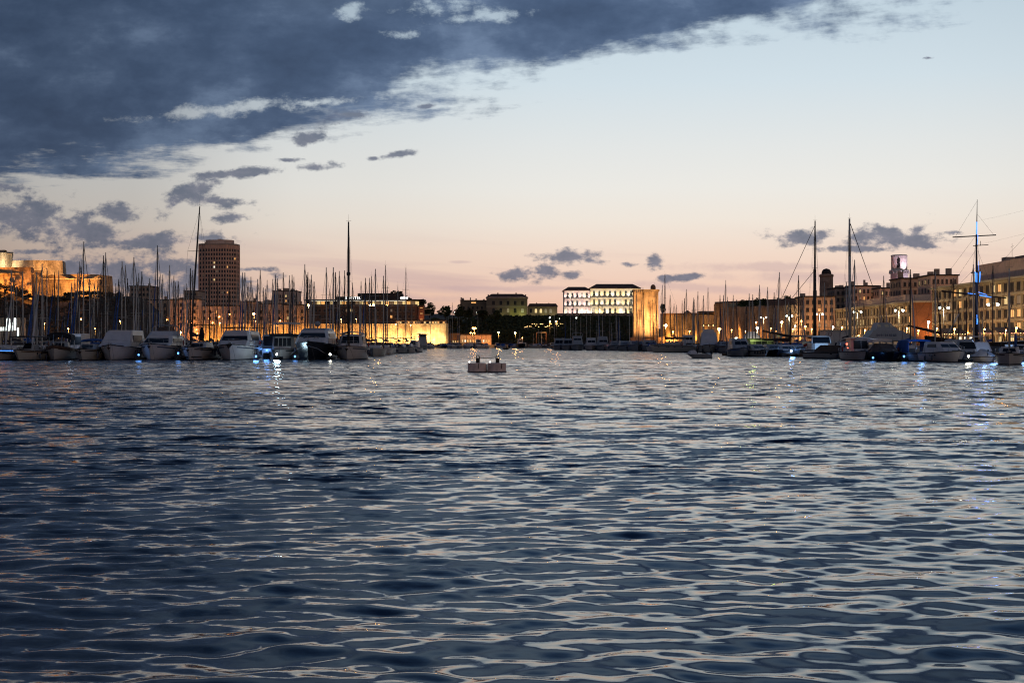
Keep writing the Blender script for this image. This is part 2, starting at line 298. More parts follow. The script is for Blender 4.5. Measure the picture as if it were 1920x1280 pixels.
#==STRUCTURE==
# ------------------------------------------------------------------ water
def build_water():
    rg = np.random.default_rng(11)
    fine = np.linspace(R(-29), R(29), 760)
    rest = np.linspace(R(29), R(331), 60)[1:-1]
    th = np.concatenate([fine, rest]); na = len(th)
    rr = np.concatenate([np.linspace(.4, 4.5, 30), np.geomspace(4.6, 170, 800), np.geomspace(174, 9000, 60)]); nr = len(rr)
    TH, RR = np.meshgrid(th, rr); x = RR*np.sin(TH); y = RR*np.cos(TH)
    dr = np.gradient(rr)[:, None]
    spacing = np.maximum(dr, RR*R(58)/760)
    spacing = np.where(np.abs(np.where(TH > math.pi, TH-2*math.pi, TH)) > R(29.5), np.maximum(spacing, RR*.08), spacing)
    z = np.zeros_like(x); lost = np.zeros_like(x)
    # wind chop of short, short-crested waves that run along the harbour, over a faint longer swell
    for i in range(118):
        lam = float(np.exp(rg.uniform(math.log(.16), math.log(2.4)))) if i < 94 else float(np.exp(rg.uniform(math.log(2.4), math.log(10))))
        spread = R(16) if lam > .7 else R(27)
        d = rg.normal(0, spread) + (math.pi if rg.random() < .25 else 0)
        k = 2*math.pi/lam
        kx, ky = k*math.sin(d), k*math.cos(d)
        slope = .0222*math.exp(-(math.log(lam/.40)/.80)**2) + .0026
        if lam > 2.4: slope = .0065; spread = R(30)
        a = slope/k
        ph = rg.uniform(0, 2*math.pi)
        fade = np.clip((lam/spacing - 2.2)/2.0, 0, 1)
        if not fade.any(): lost += slope**2/2; continue
        # slow gusts vary the strength over the surface
        g = 1 + .45*np.sin(x*rg.uniform(.02, .2)+y*rg.uniform(.02, .15)+rg.uniform(0, 6))
        p = kx*x + ky*y + ph
        s = np.sin(p)
        z += a*fade*g*(s + .18*np.cos(2*p))
        lost += (1-fade**2)*slope**2/2
    lost = np.sqrt(lost)
    n = na*nr
    vs = np.empty((n, 3), np.float32); vs[:, 0] = x.ravel(); vs[:, 1] = y.ravel(); vs[:, 2] = z.ravel()
    I, J = np.meshgrid(np.arange(nr-1), np.arange(na), indexing='ij'); J2 = (J+1) % na
    q = np.stack([I*na+J, (I+1)*na+J, (I+1)*na+J2, I*na+J2], -1).reshape(-1, 4)[:, ::-1]
    me = bpy.data.meshes.new('water')
    me.vertices.add(n); me.vertices.foreach_set('co', vs.ravel())
    me.loops.add(q.size); me.loops.foreach_set('vertex_index', q.ravel().astype(np.int32))
    me.polygons.add(len(q)); me.polygons.foreach_set('loop_start', np.arange(0, q.size, 4, dtype=np.int32))
    me.polygons.foreach_set('use_smooth', np.ones(len(q), bool))
    me.update(calc_edges=True)
    at = me.attributes.new('chop', 'FLOAT', 'POINT'); at.data.foreach_set('value', lost.ravel().astype(np.float32))
    m = bpy.data.materials.new('harbour_water'); m.use_nodes = True
    b = NB(m.node_tree); p = m.node_tree.nodes['Principled BSDF']
    pos = b.n('ShaderNodeNewGeometry'); N = pos.outputs['Normal']; P = pos.outputs['Position']
    s = b.n('ShaderNodeSeparateXYZ'); b.put(s.inputs[0], P)
    pp = b.xyz(b.m('MULTIPLY', s.outputs[0], .62), s.outputs[1], 0.0)
    chop = b.n('ShaderNodeAttribute', attribute_name='chop').outputs['Fac']
    def slopes(scale, det):
        c = b.noise(pp, scale, det, .6, True, dim='2D')
        return b.v('SUBTRACT', c, (.5, .5, .5))
    n1 = slopes(2.2, 3); n2 = slopes(.9, 2)
    gust = b.m('MINIMUM', b.m('MAXIMUM', b.m('MULTIPLY_ADD', b.noise(b.xyz(b.m('MULTIPLY', s.outputs[0], .05), b.m('MULTIPLY', s.outputs[1], .11), 0.0), 1.0, 6, .74, dim='2D'), 6.0, -2.0), .25), 2.2)
    big = b.v('ADD', n1, b.v('MULTIPLY', n2, (.8, .8, 0)))
    sc = b.n('ShaderNodeVectorMath', operation='SCALE'); b.put(sc.inputs[0], big); b.put(sc.inputs[3], b.m('MULTIPLY', b.m('MULTIPLY', chop, gust), 13.5))
    fine_r = b.v('ADD', slopes(11.0, 3), b.v('MULTIPLY', slopes(4.5, 2), (.7, .7, 0)))
    sf = b.n('ShaderNodeVectorMath', operation='SCALE'); b.put(sf.inputs[0], fine_r); b.put(sf.inputs[3], b.m('MULTIPLY_ADD', gust, .095, .005))
    # unresolved waves: only the faces turned towards the near shore show at grazing sight lines
    ss = b.n('ShaderNodeSeparateXYZ'); b.put(ss.inputs[0], sc.outputs[0])
    sy = b.m('SUBTRACT', b.m('MULTIPLY', ss.outputs[1], .5), b.m('MULTIPLY', b.m('ABSOLUTE', ss.outputs[1]), .62))
    per = b.v('ADD', b.xyz(b.m('MULTIPLY', ss.outputs[0], .55), sy, 0.0), b.v('MULTIPLY', sf.outputs[0], (.6, 1.0, 0.0)))
    nn = b.v('NORMALIZE', b.v('ADD', N, per))
    b.put(p.inputs['Normal'], nn)
    b.put(p.inputs['Base Color'], b.ramp(b.noise(P, .05, 3), [(.3, (.002, .011, .029, 1)), (.7, (.003, .014, .036, 1))]))
    p.inputs['Roughness'].default_value = .06; p.inputs['IOR'].default_value = 1.36; p.inputs['Specular IOR Level'].default_value = .5
    me.materials.append(m)
    o = link('water', me); o['kind'] = 'structure'; o['label'] = 'dark blue rippled harbour water reflecting the dusk sky'
build_water()

def lettering(name, text, size, ext, m, parent, loc, rot, sp=1.0):
    fc = bpy.data.curves.new(name, 'FONT'); fc.body = text; fc.size = size; fc.extrude = ext; fc.space_character = sp
    tmp = bpy.data.objects.new(name, fc); col.objects.link(tmp); bpy.context.view_layer.update()
    me = bpy.data.meshes.new_from_object(tmp.evaluated_get(bpy.context.evaluated_depsgraph_get())); bpy.data.objects.remove(tmp)
    me.materials.clear(); me.materials.append(m); link(name, me, parent, loc=loc, rot=rot)

# ------------------------------------------------------------------ land
def structure(name, label, mb, m):
    o = mb.build(name, m); o['kind'] = 'structure'; o['label'] = label; return o
structure('far_quay', 'stone quay at the far end of the harbour', MB().prism([(-420, 520), (-150, 520), (-150, 560), (-132, 640), (-128, 694), (-30, 694), (-24, 712), (55, 735), (55, 1500), (-900, 1500), (-900, 520)], -2, 1.5), M['concrete'])
structure('right_quay', 'paved quay along the apartment blocks', MB().prism([(78, -60), (500, -60), (500, 1400), (56, 1400), (57, 690), (72, 500)], -2, 1.45), M['concrete'])
# wooded promontory that rises behind the far quay
def promontory():
    mb = MB(); prof = [(560, 612), (650, 598), (700, 592), (760, 588), (820, 590), (860, 592), (930, 595), (1046, 597), (1200, 597), (1235, 612), (1250, 640)]
    rows = []
    rg = random.Random(3)
    for k in range(15):
        t = k/14; Yk = 742 + t*240; row = []
        for i in range(46):
            px = 560 + 690*i/45
            top = np.interp(px, [p[0] for p in prof], [p[1] for p in prof]); zt = Z(top, 982)
            z = 1.0 + (zt-1.0)*min(1.0, (t*1.12)**.62) + (rg.uniform(-.7, .7) if 0 < k < 13 else 0)
            row.append((X(px, 905) * (Yk/905)**.4, Yk, z))
        rows.append(row)
    rows.append([(p[0]*1.1, 1400, p[2]) for p in rows[-1]])
    mb.loft(rows, False, 0, True, False)
    return structure('promontory', 'dark wooded promontory behind the far quay', mb, M['soil'])
promontory()
# hillside under the fort
def fort_hill():
    mb = MB(); rows = []
    for k in range(10):
        t = k/9; Yk = 560 + t*110; row = []
        for i in range(30):
            px = -120 + 400*i/29
            top = np.interp(px, [-120, 0, 30, 72, 110, 150, 212, 245, 280], [520, 542, 551, 566, 560, 553, 556, 590, 630]); zt = Z(top, 640)
            row.append((X(px, 615), Yk, 1.2 + (zt-1.2)*min(1, (t*1.3)**.75) + (rnd.uniform(-.4, .4) if 0 < k < 9 else 0)))
        rows.append(row)
    rows.append([(p[0]*1.3, 900, p[2]) for p in rows[-1]])
    mb.loft(rows, False, 0, True, False)
    structure('fort_hillside', 'dark scrubby hillside below the floodlit fort', mb, M['soil'])
fort_hill()

# ------------------------------------------------------------------ trees
def crown_mesh(seed, m, lobes=15, per=70, leaf=.16):
    rg = random.Random(seed); mb = MB()
    for k in range(lobes):
        a = rg.uniform(0, 6.28); rr = rg.uniform(.15, .72); cz = rg.uniform(-.55, .62)
        c = Vector((rr*math.cos(a)*(1-abs(cz)*.5), rr*math.sin(a)*(1-abs(cz)*.5), cz)); lr = rg.uniform(.22, .42)
        for j in range(per):
            d = Vector((rg.gauss(0, 1), rg.gauss(0, 1), rg.gauss(0, 1))).normalized()*lr*rg.uniform(.55, 1.08)
            p = c+d; n = Vector((rg.gauss(0, 1), rg.gauss(0, 1), rg.gauss(0, 1))).normalized(); a1 = n.orthogonal().normalized(); b1 = n.cross(a1)
            s = leaf*rg.uniform(.5, 1.1)
            mb.add([p+a1*s, p+b1*s*.7, p-a1*s*.8, p-b1*s*.6], [(0, 1, 2, 3)])
    return mb.mesh('crown', m)
CROWNS = [crown_mesh(s, M['leaf'] if s % 2 else M['leafdk']) for s in range(1, 5)]
tm = MB().tube((0, 0, 0), (.02, 0, .55), .075, .05, 7)
for a in range(4): tm.tube((.02, 0, .45+.05*a), (.28*math.cos(a*1.7), .28*math.sin(a*1.7), .85), .03, .012, 5)
TRUNK = tm.mesh('trunk', M['bark'])
def tree(px, top, Y, wpx, base, label, group):
    zt = Z(top, Y); zb = Z(base, Y); hgt = zt-zb; rad = wpx/2/F*Y
    t = empty('tree', label, 'tree', (X(px, Y), Y, zb), rnd.uniform(0, 6), group)
    link('trunk', TRUNK, t, scale=(hgt*.6, hgt*.6, hgt*.8))
    link('crown', rnd.choice(CROWNS), t, loc=(0, 0, hgt*.58), scale=(rad*1.05, rad*1.05, hgt*.48))
for i, (px, top, wpx, base, lab) in enumerate([
    (718, 550, 30, 580, 'rounded dark tree above the hotel roof, behind its left end of the grove'), (742, 546, 34, 580, 'tallest rounded dark tree rising behind the hotel roof'),
    (765, 554, 24, 582, 'low dark tree crown touching the white rooftop sign'), (786, 561, 32, 592, 'dark tree right of the white rooftop sign'), (806, 568, 28, 596, 'dark tree between the hotel stair tower and the round bush'),
    (835, 574, 30, 598, 'round dark tree in the dip of the skyline'), (862, 571, 24, 598, 'dark tree left of the pale villa wing'), (880, 578, 26, 600, 'olive tree in front of the left villa wing'),
    (905, 581, 26, 602, 'bushy tree below the left corner of the brown villa'), (930, 582, 26, 604, 'bushy tree under the middle windows of the brown villa'), (820, 594, 40, 620, 'broad green tree above the end of the glowing wall'),
    (850, 596, 40, 622, 'broad green tree on the slope right of the glowing wall')]):
    tree(px, top, 830 if top < 590 else 760, wpx, base, lab, 'trees on the promontory')
for i, (px, top, wpx, lab) in enumerate([(1395, 563, 30, 'leftmost dark tree on top of the long fort wall'), (1425, 560, 34, 'second dark tree from left on the long fort wall'), (1452, 557, 32, 'third dark tree from left on the long fort wall'),
                                          (1478, 556, 30, 'dark tree on the fort wall next to the tall dark mast'), (1500, 557, 22, 'dark tree on the fort wall beside the apartment block')]):
    tree(px, top, 610, wpx, 592, lab, 'trees above the long fort wall')
for px, top, wpx, lab in [(1242, 570, 12, 'small dark tree right of the square tower'), (8, 469, 22, 'dark tree on top of the fort keep')]:
    tree(px, top, 720 if px > 500 else 668, wpx, 592 if px > 500 else 482, lab, 'lone trees by the forts')
# the wood on the slope, one mass
def wood(name, label, n, region, seed, mat_):
    rg = random.Random(seed); mb = MB()
    for k in range(n):
        c, r = region(rg)
        for j in range(16):
            d = Vector((rg.gauss(0, 1), rg.gauss(0, 1), abs(rg.gauss(0, 1)))).normalized()*r*rg.uniform(.5, 1.05)
            p = Vector(c)+d; nn = Vector((rg.gauss(0, 1), rg.gauss(0, 1), rg.gauss(0, 1))).normalized(); a1 = nn.orthogonal().normalized(); b1 = nn.cross(a1); s = r*rg.uniform(.3, .6)
            mb.add([p+a1*s, p+b1*s*.7, p-a1*s*.8, p-b1*s*.6], [(0, 1, 2, 3)])
    o = mb.build(name, mat_); tag(o, label, 'wood', kind='stuff')
def reg1(rg):
    t = rg.random(); Yk = 745 + t*225; px = rg.uniform(835, 1195)
    zt = Z(599, 982); return (X(px, 905)*(Yk/905)**.4, Yk, 1.5 + (zt-2)*min(1, (t*1.12)**.62) + .5), rg.uniform(1.0, 2.4)
wood('hillside_wood', 'dark wood covering the slope below the palace', 3600, reg1, 5, M['leafdk'])
def reg2(rg):
    t = rg.random(); Yk = 562 + t*70; px = rg.uniform(-60, 250)
    top = np.interp(px, [-120, 0, 30, 72, 110, 150, 212, 245, 280], [520, 542, 551, 566, 560, 553, 556, 590, 630]); zt = Z(top, 640)
    return (X(px, 615), Yk, 1.2 + (zt-1.2)*min(1, (t*110/70*.64*1.3)**.75)), rg.uniform(.6, 1.5)
wood('hillside_scrub', 'dry brown scrub covering the slope under the fort', 900, reg2, 6, M['soil'])

# ------------------------------------------------------------------ buildings
def win_mesh(wd, ht, pane, arch=False, fr=None):
    mb = MB(); f = .14
    def outline(a, b, y):
        pts = [(-a, y, 0 if b == ht else f), (a, y, 0 if b == ht else f)]
        if arch: pts += [(a*math.cos(t), y, b-a + a*math.sin(t)) for t in [math.pi*i/6 for i in range(7)]]
        else: pts += [(a, y, b), (-a, y, b)]
        return pts
    mb.add(outline(wd/2-f*.5, ht-f, -.05), [tuple(range(9 if arch else 4))] if arch else [(0, 1, 2, 3)], 1)
    o, i = outline(wd/2, ht, -.16), outline(wd/2-f, ht-f, -.16); n = len(o)
    mb.add(o+i+[(p[0], 0, p[2]) for p in o]+[(p[0], -.05, p[2]) for p in i], [(k, (k+1) % n, n+(k+1) % n, n+k) for k in range(n)] + [(k, 2*n+k, 2*n+(k+1) % n, (k+1) % n) for k in range(n)] + [(n+k, n+(k+1) % n, 3*n+(k+1) % n, 3*n+k) for k in range(n)], 0)
    mb.box(-.04, .04, -.13, -.07, f, ht-f, 0)
    mb.box(-wd/2-.1, wd/2+.1, -.3, -.001, -.16, -.005, 0)
    return mb.mesh('window', [fr or M['frame'], pane])
_wc = {}
def wmesh(wd, ht, kind, arch=False, fr='frame'):
    k = (round(wd, 2), round(ht, 2), kind, arch, fr)
    if k not in _wc: _wc[k] = win_mesh(wd, ht, M['dkglass'] if kind == 'dark' else E[kind], arch, M[fr])
    return _wc[k]
class Bld:
    """local frame: facade along +x from 0 to w, facing -y, depth towards +y; optional end facade on the left (x=0) side"""
    def __init__(s, name, label, cat, A, B, z0, z1, depth, wall, roof='roofdk', parapet=.0):
        s.A, s.B = Vector((A[0], A[1])), Vector((B[0], B[1])); d = s.B-s.A; s.w = d.length; s.h = z1-z0; s.depth = depth
        s.o = empty(name, label, cat, (A[0], A[1], z0), math.atan2(d.y, d.x))
        MB().box(0, s.w, 0, depth, -1.5, s.h).build('wall', M[wall], s.o)
        if roof:
            MB().box(-.35, s.w+.35, -.35, depth+.3, s.h+.003, s.h+.45).build('roof', M[roof], s.o)
    def wins(s, cols, rows, wd, ht, x0, x1, zs, lit=0.0, kinds=('winY', 'winD', 'winO'), arch=False, fr='frame', side=False, skip=0.0, seed=1):
        rg = random.Random(seed)
        for r in range(rows):
            for c in range(cols):
                if rg.random() < skip: continue
                k = rg.choice(kinds) if rg.random() < lit else 'dark'
                q = x0 + (x1-x0)*(c+.5)/cols
                link('window', wmesh(wd, ht, k, arch, fr), s.o, loc=(q, -.003, zs[r]) if not side else (-.003, q, zs[r]), rot=(0, 0, 0) if not side else (0, 0, -math.pi/2))
        return s
    def part(s, name, m, *boxes):
        mb = MB()
        for b in boxes: mb.box(*b)
        mb.build(name, M[m] if m in M else E[m], s.o); return s
    def chimneys(s, n, seed=1, hmax=2.0):
        rg = random.Random(seed)
        for k in range(n):
            q = s.w*(k+.3+.4*rg.random())/n; a = rg.uniform(.3, .9); y = rg.uniform(.2, .7)*s.depth
            MB().box(q-a, q+a, y-a, y+a, s.h+.46, s.h+.5+rg.uniform(.6, hmax)).build('chimney', M['plaster3'], s.o)
        return s
def front(name, label, pxa, pxb, top, base, Y, depth, wall, roof='roofdk', cat='building'):
    return Bld(name, label, cat, (X(pxa, Y), Y), (X(pxb, Y), Y), Z(base, Y), Z(top, Y), depth, wall, roof)

# --- the fort on the left
def battered(name, m, parent, pts, top, base, inset=.05):
    """pts in photo column / depth; walls lean inwards"""
    Ym = sum(p[1] for p in pts)/len(pts)
    return MB().prism([(X(p[0], p[1]), p[1]) for p in pts], Z(base, Ym), Z(top, Ym), 0, inset).build(name, M[m], parent)
fort = empty('hilltop_fort', 'orange floodlit stone fort with sloping bastions on the left hill', 'fort')
battered('bastion', 'limestone', fort, [(-110, 640), (60, 632), (66, 640), (60, 690), (-110, 690)], 506, 574, .03)
battered('bastion', 'limestone', fort, [(66, 652), (110, 648), (150, 640), (186, 646), (214, 662), (190, 720), (66, 720)], 519, 562, .05)
battered('curtain_wall', 'limestone', fort, [(58, 646), (78, 646), (78, 690), (58, 690)], 511, 560, .02)
battered('upper_rampart', 'limestone2', fort, [(20, 662), (62, 658), (119, 664), (125, 676), (118, 720), (20, 720)], 493, 522, .05)
battered('keep', 'limestone2', fort, [(-60, 664), (10, 660), (25, 668), (22, 700), (-60, 700)], 478, 510, .05)
battered('keep_tower', 'limestone2', fort, [(-30, 668), (8, 664), (11, 690), (-30, 690)], 472, 480, .02)
battered('keep_tower', 'limestone2', fort, [(11, 669), (25, 671), (24, 695), (11, 690)], 475, 480, .02)
for a, b, y, py in [(-100, 62, 631, 512), (76, 186, 640, 522)]:
    MB().box(X(a, y), X(b, y)*1.0, y+2.0, y+4.5, Z(py+.8, y), Z(py-.4, y)).build('string_course', M['limestone2'], fort)
OR = (1.0, .37, .075); YE = (1.0, .47, .13); WW = (1.0, .80, .50)
for px, py, Y, tpx, tpy, wt, c in [(8, 551, 622, 2, 520, 26000, OR), (30, 558, 620, 36, 520, 16000, OR), (56, 566, 622, 54, 530, 15000, OR), (62, 553, 640, 64, 515, 5000, YE), (118, 553, 630, 122, 520, 26000, YE), (140, 555, 628, 140, 525, 11000, OR),
                                    (182, 555, 634, 180, 525, 15000, YE), (208, 557, 648, 207, 535, 7000, OR), (-30, 545, 622, -30, 515, 20000, OR), (90, 508, 648, 92, 497, 13000, YE), (40, 505, 650, 45, 495, 6000, YE), (6, 503, 652, 6, 485, 9000, WW), (22, 503, 654, 20, 485, 4000, WW), (160, 560, 628, 160, 530, 7000, OR)]:
    spot(fort, (X(px, Y), Y, Z(py, Y)), (X(tpx, Y+16), Y+16, Z(tpy, Y+16)), wt*1.35, c, 95, .9)
battered('ravelin', 'redstone', fort, [(112, 600), (160, 600), (160, 625), (112, 625)], 568, 600, .02)

# --- buildings behind the left marina
b = front('apartment_block', 'grey block on the skyline right of the fort', 243, 282, 537, 575, 800, 20, 'plaster3').wins(5, 3, 1.2, 1.7, .5, 11.2, [3, 6, 9], .0, seed=3).chimneys(2, 4)
b = front('apartment_block', 'small dark block peeking left of the tower block', 345, 372, 546, 580, 820, 16, 'plaster3').wins(3, 3, 1.2, 1.6, .5, 7.8, [2, 5, 8], .1, seed=4)
segs = [(196, 262, 576, 'plaster3', 'brown quay building under the skyline block'), (262, 318, 563, 'plaster', 'tan quay building behind the twin orange lamps'), (318, 374, 562, 'plaster2', 'tan quay building left of the tower block'), (374, 450, 574, 'plaster2', 'pinkish quay building at the foot of the tower block'), (450, 482, 566, 'plaster3', 'dark gabled house right of the tower block'), (482, 532, 570, 'plaster2', 'low house below the stepped block'), (530, 576, 572, 'plaster3', 'brown house left of the hotel')]
for k, (a, b_, t, m, lab) in enumerate(segs):
    q = front('quay_building', lab, a+.5, b_-.5, t, 646, 706 + 6*(k % 2), 14, m)
    n = max(3, int(q.w/3.2)); fl = int((q.h-8)/3.3)
    if fl > 0: q.wins(n, fl, 1.1, 1.7, .6, q.w-.6, [9 + 3.3*i for i in range(fl)], .10, ('winD', 'winO', 'winY'), seed=20+k)
    q.chimneys(2, k)
    for i in range(2): spot(q.o, (q.w*(i+.5)/2, -7, 1.5), (q.w*(i+.5)/2, 0, 9), 5200, (1, .42, .12), 120, 1)  # added spots without fixtures, giving the facades an orange glow
    for i in range(5):
        lx, lz = rnd.uniform(.5, q.w-.5), rnd.uniform(3, min(14, q.h-1)); MB().ball((lx, -.35, lz), .17, 8, 5).tube((lx, -.3, lz), (lx, -.003, lz+.25), .04).build('wall_lamp', E['sodS'], q.o)
b = front('apartment_block', 'pale stepped apartment block between the tower block and the hotel', 511, 556, 546, 600, 830, 18, 'plaster2')
b.wins(8, 5, 1.0, 1.6, .4, b.w-.4, [2+2.8*i for i in range(5)], .08, seed=8)
b.part('stair_head', 'plaster3', (2, 4, 3, 7, b.h+.46, b.h+1.6), (6, 8.5, 3, 7, b.h+.46, b.h+2.0), (10, 12, 3, 7, b.h+.46, b.h+1.5))
MB().box(-5, -.02, .3, 16, -1.5, b.h*.70).build('lower_wing', M['plaster2'], b.o)
# tower block with clipped corners
Yt = 900; tb = empty('tower_block', 'tall brown residential tower block with a grid of windows', 'tower', (X(406.5, Yt), Yt, Z(602, Yt)))
wx, ht = 71/F*Yt/2, Z(459, Yt)-Z(602, Yt)
plan = [(-wx, 3), (-wx*.62, 0), (wx*.5, -.6), (wx*.95, 4), (wx, 12), (wx*.7, 24), (-wx*.7, 24), (-wx, 12)]
MB().prism(plan, -8, ht).build('wall', M['towerwall'], tb)
MB().prism([(p[0]*1.02, p[1]-.3 if p[1] < 5 else p[1]+.3) for p in plan], ht+.003, ht+.9).build('roof', M['plaster3'], tb)
MB().prism([(p[0]*.72, 5+p[1]*.6) for p in plan], ht+.903, ht+3.6).build('plant_room', M['plaster2'], tb)
MB().box(-wx*.75, -wx*.30, 6, 16, ht+.903, ht+2.2).box(-wx*.1, wx*.1, 8, 12, ht+3.603, ht+4.3).build('lift_head', M['plaster3'], tb)
rg = random.Random(5); nfl = 17
for (p, q, n, lim) in [(plan[0], plan[1], 2, 1), (plan[1], plan[2], 8, 1), (plan[2], plan[3], 4, 1), (plan[3], plan[4], 2, 1)]:
    d = Vector((q[0]-p[0], q[1]-p[1])); ang = math.atan2(d.y, d.x); nrm = Vector((d.y, -d.x)).normalized()*.003
    for i in range(n):
        c = Vector(p[:2]) + d*((i+.5)/n) + nrm
        for fl in range(nfl):
            zz = 1.2 + fl*(ht-2.5)/nfl
            litk = {(3, 13): 'winY', (3, 12): 'winW', (4, 11): 'winD', (3, 9): 'winY', (6, 6): 'winD'}.get((i, fl)) if n == 8 else (rg.choice(['winD', 'winO']) if rg.random() < .04 else None)
            link('window', wmesh(min(1.25, d.length/n*.62), 1.55, litk or 'dark'), tb, loc=(c.x, c.y, zz), rot=(0, 0, ang))
    for i in range(n+1):
        c = Vector(p[:2]) + d*(i/n) + nrm*2; MB().box(-.2, .2, -.34, .0, -7, ht-.05).build('rib', M['towerwall'], tb, loc=(c.x, c.y, 0), rot=(0, 0, ang))
    for fl in range(nfl+1):
        zz = .75 + fl*(ht-2.5)/nfl
        MB().add([(p[0], p[1]-.001, zz), (q[0], q[1]-.001, zz), (q[0]+nrm.x*70, q[1]+nrm.y*70, zz), (p[0]+nrm.x*70, p[1]+nrm.y*70, zz), (p[0], p[1]-.001, zz+.25), (q[0], q[1]-.001, zz+.25), (q[0]+nrm.x*70, q[1]+nrm.y*70, zz+.25), (p[0]+nrm.x*70, p[1]+nrm.y*70, zz+.25)],
                 [(0, 1, 2, 3), (4, 7, 6, 5), (3, 2, 6, 7), (0, 3, 7, 4), (1, 5, 6, 2)]).build('floor_band', M['towerwall'], tb)

# --- hotel
hb = front('hotel', 'long brick hotel with glowing yellow top floor and roof sign', 576, 783, 574, 614, 766, 22, 'brickdk', None)
sc = 766/F
hb.wins(24, 3, 1.3, 1.7, 1, hb.w-1, [1.6, 5.0, 8.4], .13, ('winD', 'winY', 'winO'), seed=2)
hb.part('glazed_top_floor', 'winD', (.6, hb.w-.6, 2.5, 20, hb.h+.003, hb.h+3.0))
for i in range(26):
    q = .8 + (hb.w-1.6)*i/25
    link('window', wmesh(2.2, 2.6, ['winY', 'winD', 'winY', 'winO', 'winD'][i % 5] if rnd.random() < .85 else 'dark'), hb.o, loc=(q+.4, 2.49, hb.h+.2))
hb.part('balustrade', 'frame', (0, hb.w, .05, .15, hb.h+.003, hb.h+1.0))
hb.part('roof', 'roofdk', (-1.6, hb.w+3.4, -1.5, 21, hb.h+3.02, hb.h+3.7))
hb.part('roof_edge_light', 'winW', (2, hb.w-6, -1.46, -1.40, hb.h+2.86, hb.h+3.01))
hb.part('penthouse', 'roofdk', ((628-576)*sc, (680-576)*sc, 6, 16, hb.h+3.72, hb.h+5.4), ((668-576)*sc, (752-576)*sc, 6.4, 18, hb.h+3.74, hb.h+7.2))
lettering('sign_lettering', 'SOFITEL', 1.9, .08, E['sign'], hb.o, ((648-576)*sc, -.9, hb.h+3.75), (R(90), 0, 0), 1.25)
hb.part('sign_board', 'sign', ((751-576)*sc, (765-576)*sc, -.9, -.6, hb.h+3.95, hb.h+4.9))
stt = front('stair_tower', 'red brick stair tower with lit slits right of the hotel', 785, 795, 574, 604, 764, 6, 'brickor').wins(1, 3, 1.6, .6, .2, 2.7, [1.2, 4.4, 7.4], 1.0, ('winO',))
spot(stt.o, (1.5, -4, 0), (1.5, 1, 6), 600, (1, .3, .12), 90)
for k in range(3): stt.part('balcony', 'slab', (3.0, 6.2, .4, 4, 1.0+3*k, 1.25+3*k))
# terrace storey over the wall
te = front('terrace_restaurant', 'low terrace restaurant with warm lights on top of the glowing wall', 742, 836, 601, 608, 716, 10, 'plaster3')
te.wins(18, 1, 1.1, 1.3, .4, te.w-.4, [.3], .75, ('winO', 'winY', 'winD'), seed=9)
# --- glowing wall
gw = empty('floodlit_wall', 'long high stone wall glowing yellow under floodlights', 'wall')
gy = 702
gw['kind'] = 'thing'
MB().box(X(382, gy), X(826, gy), gy, gy+10, 1.3, Z(609, gy)).build('wall', M['wallo'], gw)
MB().box(X(382, gy), X(827, gy), gy-.5, gy+10, Z(609, gy)+.003, Z(607, gy)).build('coping', M['limestone2'], gw)
MB().prism([(X(826, gy)+.02, gy-1), (X(836, gy), gy-.5), (X(841, gy), gy+3), (X(839, gy), gy+10), (X(826, gy)+.02, gy+10)], 1.3, Z(606, gy), 0, .06).build('corner_bastion', M['wallo'], gw)
for i in range(12): MB().box(X(400+36*i, gy)-.7, X(400+36*i, gy)+.7, gy-.35, gy-.003, 1.3, Z(611, gy)).build('pilaster', M['wallo'], gw)
for i in range(20):
    px = 384 + 24.0*i
    e = float(np.interp(px, [384, 440, 600, 700, 760, 820, 840], [2600, 2500, 2000, 3000, 5500, 7000, 3000]))
    c = (1, float(np.interp(px, [384, 600, 760, 830], [.44, .47, .66, .74])), float(np.interp(px, [384, 600, 760, 830], [.10, .13, .28, .36])))
    spot(gw, (X(px, gy), gy-5.0, 1.7), (X(px, gy), gy, 6.0), e*2.4, c, 120, 1.0)
# --- low lit quay buildings
q = front('harbour_office', 'low orange lit quay house with bright windows right of the glowing wall', 863, 921, 628, 650, 716, 8, 'plaster', 'roof')
q.wins(11, 1, .9, 1.5, .5, q.w-.5, [2.2], .9, ('winW', 'winY', 'winO'), seed=11)
for i in range(5): spot(q.o, (1+3.4*i, -4, .6), (1+3.4*i, 0, 3.0), 700, OR, 120, 1)
q = front('boat_shed', 'low orange lit shed against the end of the glowing wall', 842, 862, 625, 650, 722, 8, 'brickor', 'roofdk').wins(4, 1, .8, 1.4, .3, 5, [2.0], .7, ('winO', 'winY'))
for i in range(2): spot(q.o, (1+3*i, -4, .6), (1+3*i, 0, 3.0), 500, OR, 120, 1)

# --- villa on the promontory
v1 = front('villa', 'brown stone villa with hipped roof and chimneys on the promontory', 912, 989, 558.5, 590, 1000, 22, 'villa', None); s1 = 1000/F
v1.part('cornice', 'plaster2', (-.5, v1.w+.5, -.6, 22.5, v1.h+.003, v1.h+.6))
MB().box(-.4, v1.w+.4, -.5, 22.4, v1.h+.603, v1.h+3.0, 0, 4.0, 5.0).build('roof', M['roof'], v1.o)
for qx in (1.2, 3.2, v1.w-3.4, v1.w-1.3, 8, v1.w-8): MB().box(qx-.45, qx+.45, 5, 6.2, v1.h+.7, v1.h+(2.6 if qx < 4 or qx > v1.w-4 else 3.8)).build('chimney', M['plaster3'], v1.o)
v1.wins(5, 1, 2.0, 3.0, 2.5, v1.w-1, [6.8], 0); v1.wins(5, 1, 2.0, 3.4, 2.5, v1.w-1, [1.4], .3, ('winD',), True, seed=3)
v1.part('string_course', 'slab', (-.1, v1.w+.1, -.2, -.003, 5.7, 6.0))
